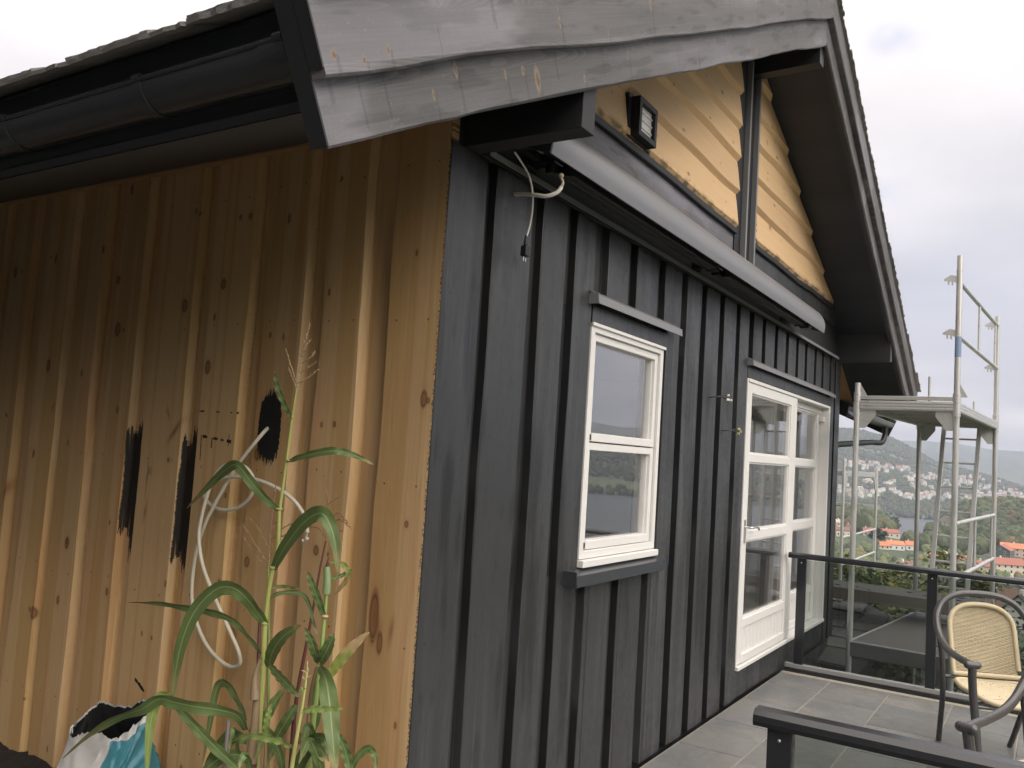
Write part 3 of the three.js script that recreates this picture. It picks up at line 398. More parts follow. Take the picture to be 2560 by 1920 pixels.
{ // pale conduit looping out of a hole in the pine wall
  const P = [[...zA(1352, 942), .02], [...zA(1330, 962), -.03], [...zA(1285, 1015), -.06], [...zA(1210, 1110), -.07], [...zA(1150, 1205), -.075], [...zA(1085, 1320), -.075], [...zA(1030, 1430), -.07], [...zA(992, 1545), -.06], [...zB(970, 380), -.05], [...zB(966, 520), -.05], [...zB(990, 630), -.05], [...zB(1040, 740), -.05], [...zB(1105, 815), -.05], [...zB(1165, 850), -.05], [...zB(1205, 835), -.055], [...zB(1203, 785), -.07], [...zB(1165, 690), -.085], [...zB(1110, 570), -.095], [...zB(1055, 440), -.10], [...zB(1015, 320), -.10], [...zB(1000, 185), -.10], [...zA(1012, 1400), -.10], [...zA(1040, 1290), -.10], [...zA(1075, 1195), -.095], [...zA(1120, 1140), -.09], [...zA(1180, 1124), -.085], [...zA(1245, 1152), -.075], [...zA(1278, 1215), -.06], [...zA(1265, 1280), -.05], [...zA(1215, 1335), -.045], [...zA(1150, 1357), -.045], [...zA(1080, 1345), -.045], [...zA(1035, 1305), -.055], [...zA(1028, 1262), -.07], [...zA(1065, 1222), -.085], [...zA(1130, 1196), -.10], [...zA(1220, 1192), -.105], [...zA(1320, 1215), -.10], [...zA(1430, 1270), -.085], [...zA(1495, 1330), -.07], [...zA(1535, 1400), -.06], [...zA(1545, 1470), -.05]];
  const o = on(P[0][0], P[0][1], 0, 0), h = thing('conduit', 'pale cream conduit looping out of a black painted patch on the pine wall', 'hose', [o.x, o.y, o.z]);
  mesh('tube', [tube(P.map(([x, y, d]) => on(x, y, 0, d).sub(o)), .0078, 260, 12)], M.hose, h);
  const e = on(...zA(1545, 1475), 0, -.05).sub(o); mesh('wire_end', [new THREE.IcosahedronGeometry(.008, 1).translate(e.x, e.y - .02, e.z), new THREE.IcosahedronGeometry(.007, 1).translate(e.x, e.y - .03, e.z - .02), rod(e, e.clone().add(V(0, -.03, -.01)), .003, 6)], M.cable, h);
}

// ================= terrace =================
{
  const deck = mesh('terrace_deck', [bx(.1, 4.885, -.25, -.006, .02, 3.9), bx(4.83, 4.90, -.25, -.001, .02, 3.9)], M.grout); deck.userData = { kind: 'structure' };
  const R = rnd(42), mats = [0, 1, 2, 3].map((i) => S3({ color: new THREE.Color().setRGB(1.08 + i * .09, 1.09 + i * .08, 1.08 + i * .08), map: slateTex, roughness: .58, roughnessMap: rep(fineNoise, 2, 2), bumpMap: slateBump, bumpScale: .0022 }));
  const zs = [.026, .416, .851, 1.281, 1.711, 2.141, 2.571, 3.0];
  for (let r = 0; r < 7; r++) for (let x = (r % 2 ? 4.225 : 4.445) + .63 * 1; x > -.3; x -= .63) {
    const x0 = Math.max(.11, x - .63 + .005), x1 = Math.min(4.815, x - .004); if (x1 - x0 < .03) continue;
    const g = bx(x0, x1, -.02, (R() - .5) * .002, zs[r] + .005, zs[r + 1] - .004, .004), p = g.attributes.position, uv = g.attributes.uv, ox = R(), oy = R();
    for (let i = 0; i < p.count; i++) uv.setXY(i, p.getX(i) * .9 + ox, p.getZ(i) * .9 + oy);
    mesh('tile', [g], mats[Math.floor(R() * 4)], deck);
  }
}
function railing(name, label, x, z0, z1, posts, base) {
  const t = thing(name, label, 'railing', [x, 0, z0]);
  const L = z1 - z0, H = [[-.034, .922], [-.038, .935], [-.036, .952], [-.022, .966], [.022, .966], [.036, .952], [.038, .935], [.034, .922]];
  mesh('handrail', [prism(H, 0, L, (u, y, z) => [u, y, z])], M.rail, t);
  for (const z of posts) { mesh('post', [bx(-.02, .02, .02, .922, z - z0 - .035, z - z0 + .035, .004)], M.rail, t); mesh('bolt', [new THREE.SphereGeometry(.005, 10, 8).scale(.5, 1, 1).translate(-.0205, .89, z - z0)], M.steel, t); }
  for (let i = 0; i < posts.length; i++) { const a = posts[i] - z0 + .036, b = (posts[i + 1] ?? z1 + .036) - z0 - .036; mesh('glass_panel', [bx(-.004, .004, .075, .915, a, b)], M.railGlass, t); }
  mesh('bottom_rail', [bx(-.026, .026, .03, .066, base, L, .004)], M.railBase, t); mesh('channel', [bx(-.035, .035, -.12, .028, base, L, .003)], M.rail, t);
  return t;
}
railing('glass_railing', 'black glass railing at the far end of the terrace by the door', 4.935, .03, 3.9, [.135, 1.113, 2.09, 3.07], .0);
railing('glass_railing', 'nearest black glass railing, its rounded rail crossing the lower right corner', .1, 1.178, 4.0, [1.25, 2.3, 3.3], .03);

{ // cane chairs with grey tube frames
  const wicker = S3({ color: new THREE.Color(.50, .43, .29), map: scuff, roughness: .62 }), wicker2 = S3({ color: new THREE.Color(.30, .25, .16), map: scuff, roughness: .7 }), fr = S3({ color: new THREE.Color(.075, .075, .078), map: scuff, roughness: .45, metalness: .3, roughnessMap: fineNoise });
  const O = [3.54, 0, 1.66], ch = thing('cane_chair', 'cane chair with arched back facing the house, in front of the far railing', 'chair', O, 'cane chairs on the terrace');
  ch.rotation.y = Math.atan2(-.889, .457) ;                         // its front looks along local +z
  const P = (u, y, f) => V(u, y, f), T = (a, r, n = 40, rs = 12) => tube(a.map((q) => P(...q)), r, n, rs);
  const tilt = (y) => lerp(-.23, -.37, (y - .43) / .5);
  // one bent tube: front knob, arm, hoop round the back, arm, knob
  const half = [[.31, .622, .29], [.312, .622, .2], [.312, .625, .06], [.305, .64, -.08], [.296, .68, -.19], [.288, .74, -.265], [.27, .81, -.315], [.225, .878, -.345], [.14, .925, -.36]];
  mesh('arm_hoop', [T([...half, [0, .94, -.365], ...half.slice().reverse().map(([u, y, f]) => [-u, y, f])], .0205, 120, 14)], fr, ch);
  for (const s of [-1, 1]) {
    mesh('arm_knob', [rod(P(s * .335, .622, .29), P(s * .283, .622, .29), .022, 16), new THREE.SphereGeometry(.022, 14, 10).translate(s * .335, .622, .29), new THREE.SphereGeometry(.022, 14, 10).translate(s * .283, .622, .29)], fr, ch);
    mesh('leg', [T([[s * .308, .61, .285], [s * .300, .52, .272], [s * .285, .40, .262], [s * .272, .25, .268], [s * .268, .10, .285], [s * .268, .003, .30]], .0225, 30, 12)], fr, ch);
    mesh('leg', [T([[s * .29, .735, -.262], [s * .268, .60, -.245], [s * .254, .45, -.245], [s * .244, .30, -.27], [s * .228, .12, -.335], [s * .215, .003, -.385]], .0165, 30, 12)], fr, ch);
    mesh('brace', [T([[s * .285, .39, .262], [s * .26, .36, .18], [s * .20, .345, .06], [s * .1, .34, -.04]], .011, 24, 8)], fr, ch);
    for (const y of [.60, .74]) mesh('tie', [rod(P(s * .195, y, tilt(y)), P(s * .285, y + .005, tilt(y) - .01), .004, 8)], M.rubber, ch);
  }
  mesh('cross_tube', [rod(P(-.255, .435, -.245), P(.255, .435, -.245), .012, 12), rod(P(-.285, .385, .255), P(.285, .385, .255), .011, 12)], fr, ch);
  // woven back: rim, ribs and strands; u = half width at height y
  const hw = (y) => y < .72 ? .195 : .195 * Math.sqrt(Math.max(0, 1 - Math.pow((y - .72) / .165, 2))) ** .75;
  const rim = []; for (let y = .455; y < .72; y += .05) rim.push([-.195, y, tilt(y) + .005]); for (let a = 0; a <= 12; a++) { const t = a / 12 * Math.PI, u = -.195 * Math.sign(Math.cos(t)) * Math.pow(Math.abs(Math.cos(t)), .8), y = .72 + .155 * Math.pow(Math.sin(t), .8); rim.push([u, y, tilt(y) + .005]); } for (let y = .70; y > .45; y -= .05) rim.push([.195, y, tilt(y) + .005]);
  const back = mesh('backrest', [T(rim, .015, 110, 10), rod(P(-.2, .462, tilt(.46) + .008), P(.2, .462, tilt(.46) + .008), .0155, 12)], wicker, ch);
  const strands = [], ribs = []; let k = 0;
  for (let y = .478; y < .868; y += .0078, k++) { const w = hw(y) - .008; if (w < .02) continue; const n = Math.max(6, Math.round(w / .0105)), pts = []; for (let i = 0; i <= n; i++) { const u = lerp(-w, w, i / n), dia = Math.abs(u) / .085 + Math.abs(y - .655) / .045 < 1; pts.push(P(u, y, tilt(y) + .004 + (dia ? .0055 * (((Math.floor((u + .3) / .021) + Math.floor(y / .0156)) % 2) ? 1 : -.3) : .0035 * Math.sin((u / .0195 + k) * Math.PI)) - .018 * (1 - (u / .2) ** 2))); } strands.push(new THREE.TubeGeometry(new THREE.CatmullRomCurve3(pts), n, .0037, 4)); }
  for (let u = -.175; u < .18; u += .0195) { const a = P(u, .465, tilt(.465) + .002 - .018 * (1 - (u / .2) ** 2)); let yt = .72; while (hw(yt) > Math.abs(u) + .004 && yt < .87) yt += .004; ribs.push(rod(a, P(u, yt, tilt(yt) + .002 - .018 * (1 - (u / .2) ** 2)), .003, 5)); }
  mesh('weave', strands, wicker, back).userData = { kind: 'stuff' }; mesh('ribs', ribs, wicker2, back).userData = { kind: 'stuff' };
  // woven seat
  const so = []; for (let i = 0; i < 28; i++) { const t = i / 28 * 2 * Math.PI, c = Math.cos(t), s = Math.sin(t); so.push([.255 * Math.sign(c) * Math.pow(Math.abs(c), .55) * (s > 0 ? 1 : .92), .03 + .262 * Math.sign(s) * Math.pow(Math.abs(s), .6)]); }
  const sy = (u, f) => .437 - .012 * (1 - (u / .26) ** 2) - .018 * sstep(.16, .30, f);
  const seat = mesh('seat', [new THREE.TubeGeometry(new THREE.CatmullRomCurve3(so.map(([u, f]) => P(u, sy(u, f), f)), true), 110, .015, 10)], wicker, ch), ss = [], sr = [];
  for (let f = -.215, i = 0; f < .285; f += .0082, i++) { const w = .243 * Math.pow(Math.max(0, 1 - Math.pow(Math.abs((f - .03) / .262), 3.2)), .45); if (w < .03) continue; const n = Math.round(w / .012), pts = []; for (let j = 0; j <= n; j++) { const u = lerp(-w, w, j / n); pts.push(P(u, sy(u, f) + .003 * Math.sin((u / .021 + i) * Math.PI), f)); } ss.push(new THREE.TubeGeometry(new THREE.CatmullRomCurve3(pts), n, .0038, 4)); }
  for (let u = -.22; u < .23; u += .021) sr.push(tube([P(u, sy(u, -.2) - .003, -.2), P(u, sy(u, .05) - .003, .05), P(u, sy(u, .26) - .003, .262)], .003, 10, 4));
  mesh('weave', ss, wicker, seat).userData = { kind: 'stuff' }; mesh('ribs', sr, wicker2, seat).userData = { kind: 'stuff' };
  const c2 = ch.clone(); c2.name = numbered('cane_chair'); c2.position.set(1.91, 0, 1.98); c2.rotation.y = Math.atan2(-.953, -.302); c2.userData = { ...ch.userData, label: 'chair cut by the right edge, only its grey arm and front leg showing' }; scene.add(c2);
}

// ================= scaffolds =================
const spot = (x, z) => V(x, 0, z);
function claw(p, dir) { const C = [[0, -.03], [.0, .035], [-.05, .045], [-.105, .01], [-.10, -.005], [-.075, -.005], [-.072, -.04], [-.06, -.04], [-.058, -.008], [-.045, -.008], [-.042, -.045], [-.03, -.045], [-.028, -.012]]; return prism(C, -.008, .008, (u, y, w) => [p.x + w, p.y + y, p.z + u * dir]); }
{
  const A = spot(5.9, .346), B = spot(5.86, 1.168), C = spot(8.45, 1.33), D = spot(8.29, .58), at = (q, y) => V(q.x, y, q.z);
  const s = thing('scaffold_tower', 'silver scaffold tower with ladder and plank decks beside the terrace', 'scaffold', [5.9, -1.6, .346]), o = V(5.9, -1.6, .346), add = (n, gs, m) => { const q = mesh(n, gs.map((g) => g.translate(-o.x, -o.y, -o.z)), m, s); return q; };
  const pole = (q, y0, y1) => add('standard', [rod(at(q, y0), at(q, y1), .0255, 20), rod(at(q, y1 - .14), at(q, y1 - .13), .028, 20)], M.alu);
  pole(A, -1.6, 2.49); pole(B, -1.6, 3.62); pole(C, -3.2, 3.51); pole(D, -3.2, 2.42);
  for (const q of [A, B, C, D]) add('collar', [rod(at(q, 2.20), at(q, 2.40), .032, 18)], M.alu);
  add('sleeve', [rod(at(B, 2.72), at(B, 2.90), .0262, 20)], S3({ color: new THREE.Color(.20, .28, .42), roughness: .5, map: scuff }));
  const ledge = (p, q, y, h) => bar(at(p, y), at(q, y), .045, h, .004), lip = (p, q, y) => bar(at(p, y), at(q, y), .052, .012, .002);
  for (const [p, q] of [[A, B], [C, D], [A, D], [B, C]]) add('deck_beam', [ledge(p, q, 2.285, .085), lip(p, q, 2.31), lip(p, q, 2.285), lip(p, q, 2.26)], M.alu);
  add('toe_rail', [bar(at(A, 2.355), at(B, 2.355), .03, .035, .003)], M.alu);
  const ply = S3({ color: new THREE.Color(.10, .092, .085), map: scuff, roughness: .55 }), quad = (y, t, m = .02) => { const k = [A, B, C, D], c = V((A.x + C.x) / 2, 0, (A.z + C.z) / 2); return prism(k.map((q) => [lerp(q.x, c.x, m), lerp(q.z, c.z, m)]), y - t, y, (x, z, y2) => [x, y2, z]); };
  add('deck_board', [quad(2.333, .012)], S3({ color: new THREE.Color(.30, .28, .255), map: scuff, roughness: .6 }));
  for (const f of [.25, .5, .75]) add('joist', [bar(V(lerp(A.x, D.x, f), 2.29, lerp(A.z, D.z, f)), V(lerp(B.x, C.x, f), 2.29, lerp(B.z, C.z, f)), .04, .05, .003)], M.alu);
  const gus = (q, r, y) => { const d = r.clone().sub(q).normalize(); return prism([[.026, 0], [.165, 0], [.165, -.05], [.075, -.17], [.026, -.17]], -.006, .006, (u, h, w) => [q.x + d.x * u - d.z * w, y + h, q.z + d.z * u + d.x * w]); };
  for (const [q, r] of [[A, B], [B, A], [C, D], [D, C]]) { add('gusset', [gus(q, r, 2.245)], M.alu); add('gusset', [gus(q, r, .03)], M.flashDark); }
  for (const q of [A, B]) add('fin', [prism([[.02, 0], [.085, 0], [.02, .12]], -.004, .004, (u, y, w) => [q.x + w, 2.37 + y, q.z + u])], M.alu);
  for (const [q, f] of [[B, .08], [C, .1]]) add('pin', [rod(V(q.x + .02, 2.33, q.z - .22), V(q.x + .02, 2.55, q.z - .22), .011, 10)], M.alu);
  // guard frames on the open side, above and below the upper deck
  for (const [y0, y1] of [[2.905, 3.385], [.80, 1.275]]) {
    add('guard_rail', [rod(at(B, y0), at(C, y0 + .02), .019, 14)], M.alu); add('guard_rail', [rod(at(B, y1), at(C, y1 + .02), .019, 14)], M.alu);
    for (const f of [.47, .93]) add('guard_strut', [rod(V(lerp(B.x, C.x, f), y0, lerp(B.z, C.z, f)), V(lerp(B.x, C.x, f), y1, lerp(B.z, C.z, f)), .0125, 12)], M.alu);
    for (const y of [y0, y1]) for (const q of [B, C]) add('claw', [claw(V(q.x, y + .02, q.z - .02), 1)], M.alu);
  }
  // ladder inside the frame
  const Lb = V(7.9, -1.0, .70), Lt = V(8.45, 2.28, .82), w = V(.02, 0, .355), lad = [bar(Lb, Lt, .062, .046, .004, V(0, 0, 1)), bar(Lb.clone().add(w), Lt.clone().add(w), .062, .046, .004, V(0, 0, 1))];
  const ladder = add('ladder', lad, M.alu);
  for (let k = 0; k < 12; k++) { const p = Lb.clone().lerp(Lt, (k + .4) / 12); const g = bar(p, p.clone().add(w), .026, .022, .004).translate(-o.x, -o.y, -o.z); mesh('rung', [g], M.alu, ladder); }
  // lower deck
  add('lower_deck_board', [quad(.142, .014, .03)], ply);
  for (const [p, q] of [[A, B], [C, D], [A, D], [B, C]]) { add('lower_deck_beam', [ledge(p, q, .078, .125)], M.flashDark); add('edge_strip', [bar(at(p, .1435), at(q, .1435), .02, .008, .001)], M.alu); };
  add('diagonal', [rod(V(5.95, -.16, .7), V(8.3, -.95, .75), .017, 12)], M.alu);
}
{ // walkway plank across the far end of the lower deck
  const p = thing('walkway_plank', 'weathered grey walkway plank across the far end of the lower scaffold deck', 'plank', [7.85, .4, .3]);
  mesh('board', [bx(-.31, .31, -.022, .0, -2.6, 1.05, .004)], S3({ color: new THREE.Color(.10, .095, .09), map: scuff, roughness: .6 }), p); mesh('side_rail', [bx(-.325, -.29, -.12, .004, -2.6, 1.05, .004), bx(.29, .325, -.12, .004, -2.6, 1.05, .004)], S3({ color: new THREE.Color(.17, .155, .135), map: scuff, roughness: .6 }), p);
  for (const z of [-2.2, -.9, .9]) mesh('support', [bx(-.29, .29, -.10, -.023, z - .03, z + .03, .003), bx(-.03, .03, -3.2, -.10, z - .03, z + .03, .003)], M.alu, p);
  const R = rnd(31), debris = []; for (let i = 0; i < 16; i++) debris.push(new THREE.IcosahedronGeometry(.01 + R() * .012, 0).scale(1, .3, 1.6).translate(-.2 + R() * .4, .003, -1.0 + R() * 2)); mesh('debris', debris, M.rubber, p).userData = { kind: 'stuff' };
}
{ // second, lower scaffold tower behind the house corner
  const s = thing('scaffold_tower', 'small far scaffold tower seen just right of the house corner', 'scaffold', [12, -6, -.957]), Q = [V(0, 0, 0), V(3, 0, 0), V(3, 0, -.8), V(0, 0, -.8)], h = [7.86, 7.78, 7.78, 7.86];
  Q.forEach((q, i) => mesh('standard', [rod(V(q.x, 0, q.z), V(q.x, h[i], q.z), .0255, 12)], M.alu, s));
  mesh('deck_board', [bx(.03, 2.97, 7.60, 7.69, -.78, -.02, .004)], M.alu, s);
  for (const [q, d] of [[0, 1], [3, -1]]) for (const z of [0, -.8]) mesh('gusset', [prism([[.026 * d, 0], [.3 * d, 0], [.3 * d, -.05], [.1 * d, -.26], [.026 * d, -.26]], z - .006, z + .006, (u, y, w) => [q + u, 7.6 + y, w])], M.alu, s);
  for (const y of [6.62, 6.19]) mesh('guard_rail', [rod(V(0, y, 0), V(3, y + .01, 0), .019, 12)], M.alu, s);
  for (const x of [.9, 2.85]) mesh('guard_strut', [rod(V(x, 6.19, 0), V(x, 6.63, 0), .0125, 10)], M.alu, s);
}
{ // slated porch roof below the terrace end, and the rear extension's eave with its gutter
  const p = thing('porch_roof', 'low slate porch roof beyond the terrace end, below the scaffold', 'roof', [6.9, -.15, 0]), R = rnd(77);
  const y = (x) => .02 + .17 * (x - .0);
  mesh('roof_deck', [prism([[-.05, -1.8], [1.75, -1.8], [1.75, -.1], [1.15, .42], [-.35, .33]], -.16, -.0, (x, z, d) => [x, y(x) + d, z])], M.black, p);
  mesh('flashing', [prism([[-.45, -.25], [.2, -.25], [.16, .34], [-.52, .36]], -.03, .0, (x, z, d) => [x, y(x) + .03 + d, z])], S3({ color: new THREE.Color(.10, .105, .10), map: scuff, roughness: .5 }), p);
  for (let i = 0; i < 6; i++) for (let z = -1.7; z < .42;) { const w = .3 + R() * .3, x0 = -.1 + i * .29 + R() * .04, zmax = i < 4 ? .36 : .36 - (i - 3) * .28; const z1 = Math.min(z + w, zmax); if (z1 - z > .06) mesh('slate', [prism([[x0 + R() * .03, z + .006], [x0 + R() * .03, (z + z1) / 2], [x0 + R() * .03, z1 - .006], [x0 + .36, z1 - .006], [x0 + .36, z + .006]], .0, .018, (x, zz, d) => [x, y(x) + .008 + d + (x < x0 + .1 ? .02 : .004), zz])], M.slate, p); z += w; }
  const e = thing('rear_extension', 'rear extension eave with slates, dark gutter and bent downpipe by the house corner', 'roof', [8.2, 2.3, -.12]);
  mesh('roof_slab', [prism([[.0, .0], [-2.4, 1.1], [-2.4, 1.25], [.03, .14]], -.4, 2.05, (z, yy, x) => [x, yy, z])], M.stain, e);
  for (let i = 0; i < 6; i++) mesh('slate', [prism([[.07, .135], [-.5, .395], [-.5, .42], [.07, .16]], -.4 + i * .41 + .006, -.4 + (i + 1) * .41 - .006, (z, yy, x) => [x, yy + .003 * (i % 2), z])], M.slateEdge, e);
  mesh('gutter', [(() => { const P = [], Q = []; for (let i = 0; i <= 12; i++) { const a = Math.PI + i / 12 * Math.PI; P.push([.075 + .062 * Math.cos(a), .06 + .062 * Math.sin(a)]); Q.unshift([.075 + .056 * Math.cos(a), .06 + .056 * Math.sin(a)]); } return prism([...P, ...Q], -.4, 2.1, (z, yy, x) => [x, yy, z]); })(), rod(V(-.4, .06, .137), V(2.1, .06, .137), .008, 8)], M.flash, e);
  mesh('barge_board', [bar(V(2.09, .0, .12), V(2.09, 1.1, -2.4), .03, .24, .004)], M.stain, e);
  mesh('downpipe', [tube([V(1.75, .02, .075), V(1.75, -.12, .075), V(1.68, -.2, .06), V(1.3, -.23, -.02), V(.2, -.30, -.1), V(-.6, -.35, -.14)], .036, 60, 12)], M.rubber, e);
}

// ================= maize plants by the pine wall =================
const leafTex = colorTex(128, 512, (u, v, o) => { const m = sstep(.055, .02, Math.abs(u - .5)), vein = .5 + .5 * Math.sin(u * 190), n = fbm(u * 5, v * 22, 3, 51), e = .85 + .3 * n + .10 * (vein - .5); const ed = sstep(.78, 1, v) * sstep(.35, .6, n); o[0] = lerp(lerp(.125 * e, .34, m * .7), .34, ed * .8); o[1] = lerp(lerp(.185 * e, .42, m * .7), .26, ed * .8); o[2] = lerp(lerp(.058 * e, .20, m * .7), .13, ed * .8); });
const leafPale = colorTex(128, 512, (u, v, o) => { const m = sstep(.06, .02, Math.abs(u - .5)), vein = .5 + .5 * Math.sin(u * 170), n = fbm(u * 5, v * 16, 3, 53), e = .85 + .3 * n + .10 * (vein - .5); o[0] = lerp(.27 * e, .48, m * .6); o[1] = lerp(.36 * e, .5, m * .6); o[2] = lerp(.10 * e, .26, m * .6); });
const leafDry = colorTex(128, 512, (u, v, o) => { const n = fbm(u * 6, v * 9, 4, 57), dry = sstep(.35, .75, v + .5 * (n - .5)), vein = .9 + .16 * Math.sin(u * 150); o[0] = lerp(.22, .46, dry) * vein; o[1] = lerp(.27, .32, dry) * vein; o[2] = lerp(.05, .16, dry) * vein; });
const LM = (map) => new THREE.MeshPhysicalMaterial({ map, roughness: .55, transmission: .22, thickness: 0, side: THREE.DoubleSide });
const LEAF = LM(leafTex), PALE = LM(leafPale), DRY = LM(leafDry);
const STEM = (r, g, b) => S3({ color: new THREE.Color(r, g, b), map: scuff, roughness: .5 });
const stemYellow = STEM(.38, .40, .12), stemGreen = STEM(.26, .34, .10), stemRed = STEM(.13, .045, .04), husk = STEM(.26, .19, .11), straw = STEM(.50, .36, .21), stemPale = STEM(.46, .48, .17);
// a leaf along measured points: [frame, x, y, distance in front of the wall]; w in metres at its widest
function leaf(pts, w, o, turn = .6, cup = .25) {
  w *= .72; const P = pts.map(([f, x, y, d]) => on(...(f ? zB(x, y) : zA(x, y)), 0, -d).sub(o)), c = new THREE.CatmullRomCurve3(P, false, 'centripetal'), n = 30, pos = [], uv = [], idx = [];
  const view = FWD.clone().negate();
  for (let i = 0; i <= n; i++) {
    const t = i / n, p = c.getPoint(t), g = c.getTangent(t), ww = w * .5 * Math.pow(Math.sin(Math.PI * clamp(.10 + t * .9)), .62) * (t > .97 ? .3 : 1);
    let b = V(0, 0, 0).crossVectors(g, view).normalize(); const nn = V(0, 0, 0).crossVectors(b, g).normalize(); const a = turn * (.45 + .35 * Math.sin(t * 4 + w * 90)); b = b.multiplyScalar(Math.cos(a)).addScaledVector(nn, Math.sin(a)).normalize(); const m = V(0, 0, 0).crossVectors(b, g).normalize();
    for (let k = -2; k <= 2; k++) { const e = k / 2, rip = Math.abs(e) > .6 ? .003 * Math.sin(t * 34 + e * 2) : 0, q = p.clone().addScaledVector(b, e * ww).addScaledVector(m, cup * ww * Math.abs(e) + rip); pos.push(q.x, q.y, q.z); uv.push(e * .5 + .5, t); }
    if (i) for (let k = 0; k < 4; k++) { const A = (i - 1) * 5 + k, B = A + 5; idx.push(A, B, A + 1, A + 1, B, B + 1); }
  }
  const g = new THREE.BufferGeometry(); g.setAttribute('position', new THREE.Float32BufferAttribute(pos, 3)); g.setAttribute('uv', new THREE.Float32BufferAttribute(uv, 2)); g.setIndex(idx); g.computeVertexNormals(); return g;
}
const at3 = (o) => ([f, x, y, d]) => on(...(f ? zB(x, y) : zA(x, y)), 0, -d).sub(o);
function stalk(pts, r0, r1, o) { const P = pts.map(at3(o)), c = new THREE.CatmullRomCurve3(P, false, 'centripetal'), n = 40, g = tube(P, 1, n, 10), p = g.attributes.position; for (let i = 0; i <= n; i++) { const q = c.getPointAt(i / n), r = lerp(r0, r1, i / n); for (let k = 0; k <= 10; k++) { const id = i * 11 + k; p.setXYZ(id, q.x + (p.getX(id) - q.x) * r, q.y + (p.getY(id) - q.y) * r, q.z + (p.getZ(id) - q.z) * r); } } g.computeVertexNormals(); return g; }
function tassel(branches, o, seed, density = 1) { const R = rnd(seed), out = []; for (const [pts, r] of branches) { const P = pts.map(at3(o)), c = new THREE.CatmullRomCurve3(P); out.push(tube(P, r * 1.35, 14, 5)); const L = c.getLength(), n = Math.round(L / .0085 * density); for (let i = 0; i < n; i++) { const t = .12 + .88 * (i + R()) / n, q = c.getPoint(t), g = c.getTangent(t), d = g.clone().add(V((R() - .5) * 1.3, (R() - .5) * 1.0, (R() - .5) * 1.3)).normalize(); out.push(new THREE.ConeGeometry(.0022 + R() * .0016, .010 + R() * .007, 4).applyQuaternion(new THREE.Quaternion().setFromUnitVectors(V(0, 1, 0), d)).translate(q.x + d.x * .005, q.y + d.y * .005, q.z + d.z * .005)); } } return out; }
const node = (q, r, o) => { const p = at3(o)(q); return new THREE.SphereGeometry(r, 12, 8).scale(1, .55, 1).translate(p.x, p.y, p.z); };
const PLANTS = 'maize plants growing by the pine wall';
function plant(label, base) { const o = on(...zB(base[0], base[1]), 0, -base[2]); o.y = .33; return [thing('maize_plant', label, 'maize plant', [o.x, o.y, o.z], PLANTS), o]; }
{ // tallest plant
  const [t, o] = plant('tallest maize plant, with a bare tassel above its yellow-green stalk', [1290, 1500, .36]);
  mesh('stalk', stalk([[1, 1275, 1560, .36], [1, 1300, 1150, .36], [1, 1322, 880, .36], [1, 1332, 640, .36], [1, 1352, 460, .36], [1, 1375, 340, .36], [1, 1396, 250, .36], [1, 1405, 60, .36], [0, 1415, 1290, .36], [0, 1440, 1110, .36], [0, 1468, 900, .36], [0, 1492, 740, .36]], .013, .0035, o), stemYellow, t);
  mesh('nodes', [node([0, 1403, 1352, .36], .0125, o), node([1, 1372, 350, .36], .014, o), node([1, 1332, 630, .36], .014, o), node([0, 1450, 1108, .36], .009, o), node([0, 1470, 895, .36], .007, o)], stemYellow, t);
  const b = (...p) => p.map(([x, y]) => [0, x, y, .36]);
  mesh('tassel', tassel([[b([1490, 760], [1520, 570], [1558, 425]), .0016], [b([1498, 740], [1465, 640], [1438, 552]), .0012], [b([1495, 750], [1475, 700], [1450, 640]), .0011], [b([1500, 720], [1550, 690], [1600, 652]), .0012], [b([1508, 670], [1550, 640], [1590, 612]), .0011], [b([1515, 620], [1560, 590], [1585, 562]), .0011], [b([1505, 650], [1512, 590], [1500, 560]), .001], [b([1520, 600], [1535, 540], [1560, 500]), .001]], o, 5), straw, t);
  const L = (pts, w, m = LEAF, turn, cup) => mesh('leaf', leaf(pts, w, o, turn, cup), m, t);
  L([[0, 1470, 898, .36], [0, 1432, 830, .37], [0, 1396, 740, .38], [0, 1380, 660, .38]], .028, LEAF, .5);
  L([[0, 1448, 1112, .36], [0, 1550, 1082, .38], [0, 1680, 1060, .37], [0, 1765, 1076, .33], [0, 1885, 1132, .28]], .036, LEAF, .8);
  L([[0, 1405, 1358, .36], [0, 1340, 1305, .40], [0, 1262, 1215, .43], [0, 1208, 1145, .44], [0, 1178, 1130, .44], [0, 1120, 1168, .42], [0, 1040, 1245, .40], [0, 938, 1350, .38]], .052, LEAF, .75);
  L([[1, 1376, 352, .36], [0, 1432, 1545, .40], [0, 1508, 1440, .43], [0, 1580, 1382, .45], [0, 1625, 1378, .46], [0, 1662, 1440, .46], [0, 1688, 1545, .45], [1, 1698, 390, .44]], .068, LEAF, .45, .35);
  L([[1, 1336, 632, .36], [1, 1292, 572, .40], [1, 1235, 500, .45], [1, 1180, 455, .48], [1, 1105, 450, .50], [1, 985, 560, .52], [1, 915, 720, .52], [1, 882, 880, .5], [1, 852, 1100, .48]], .072, LEAF, .5, .3);
  L([[1, 1322, 795, .36], [1, 1245, 690, .40], [1, 1160, 610, .42], [1, 1060, 575, .43], [1, 930, 552, .42], [1, 800, 530, .40], [1, 640, 524, .38]], .036, LEAF, .8);
  L([[1, 1348, 852, .36], [1, 1372, 770, .40], [1, 1425, 695, .43], [1, 1512, 638, .44]], .062, LEAF, .4);
  L([[1, 1356, 840, .38], [1, 1425, 915, .42], [1, 1512, 1005, .45]], .046, LEAF, .5);
  L([[1, 1340, 560, .34], [1, 1366, 500, .32], [1, 1430, 476, .30], [1, 1530, 492, .27], [1, 1575, 620, .25], [1, 1600, 700, .24]], .022, LEAF, .9);
  L([[1, 1350, 470, .33], [1, 1400, 446, .30], [1, 1515, 458, .27]], .018, LEAF, .9);
}
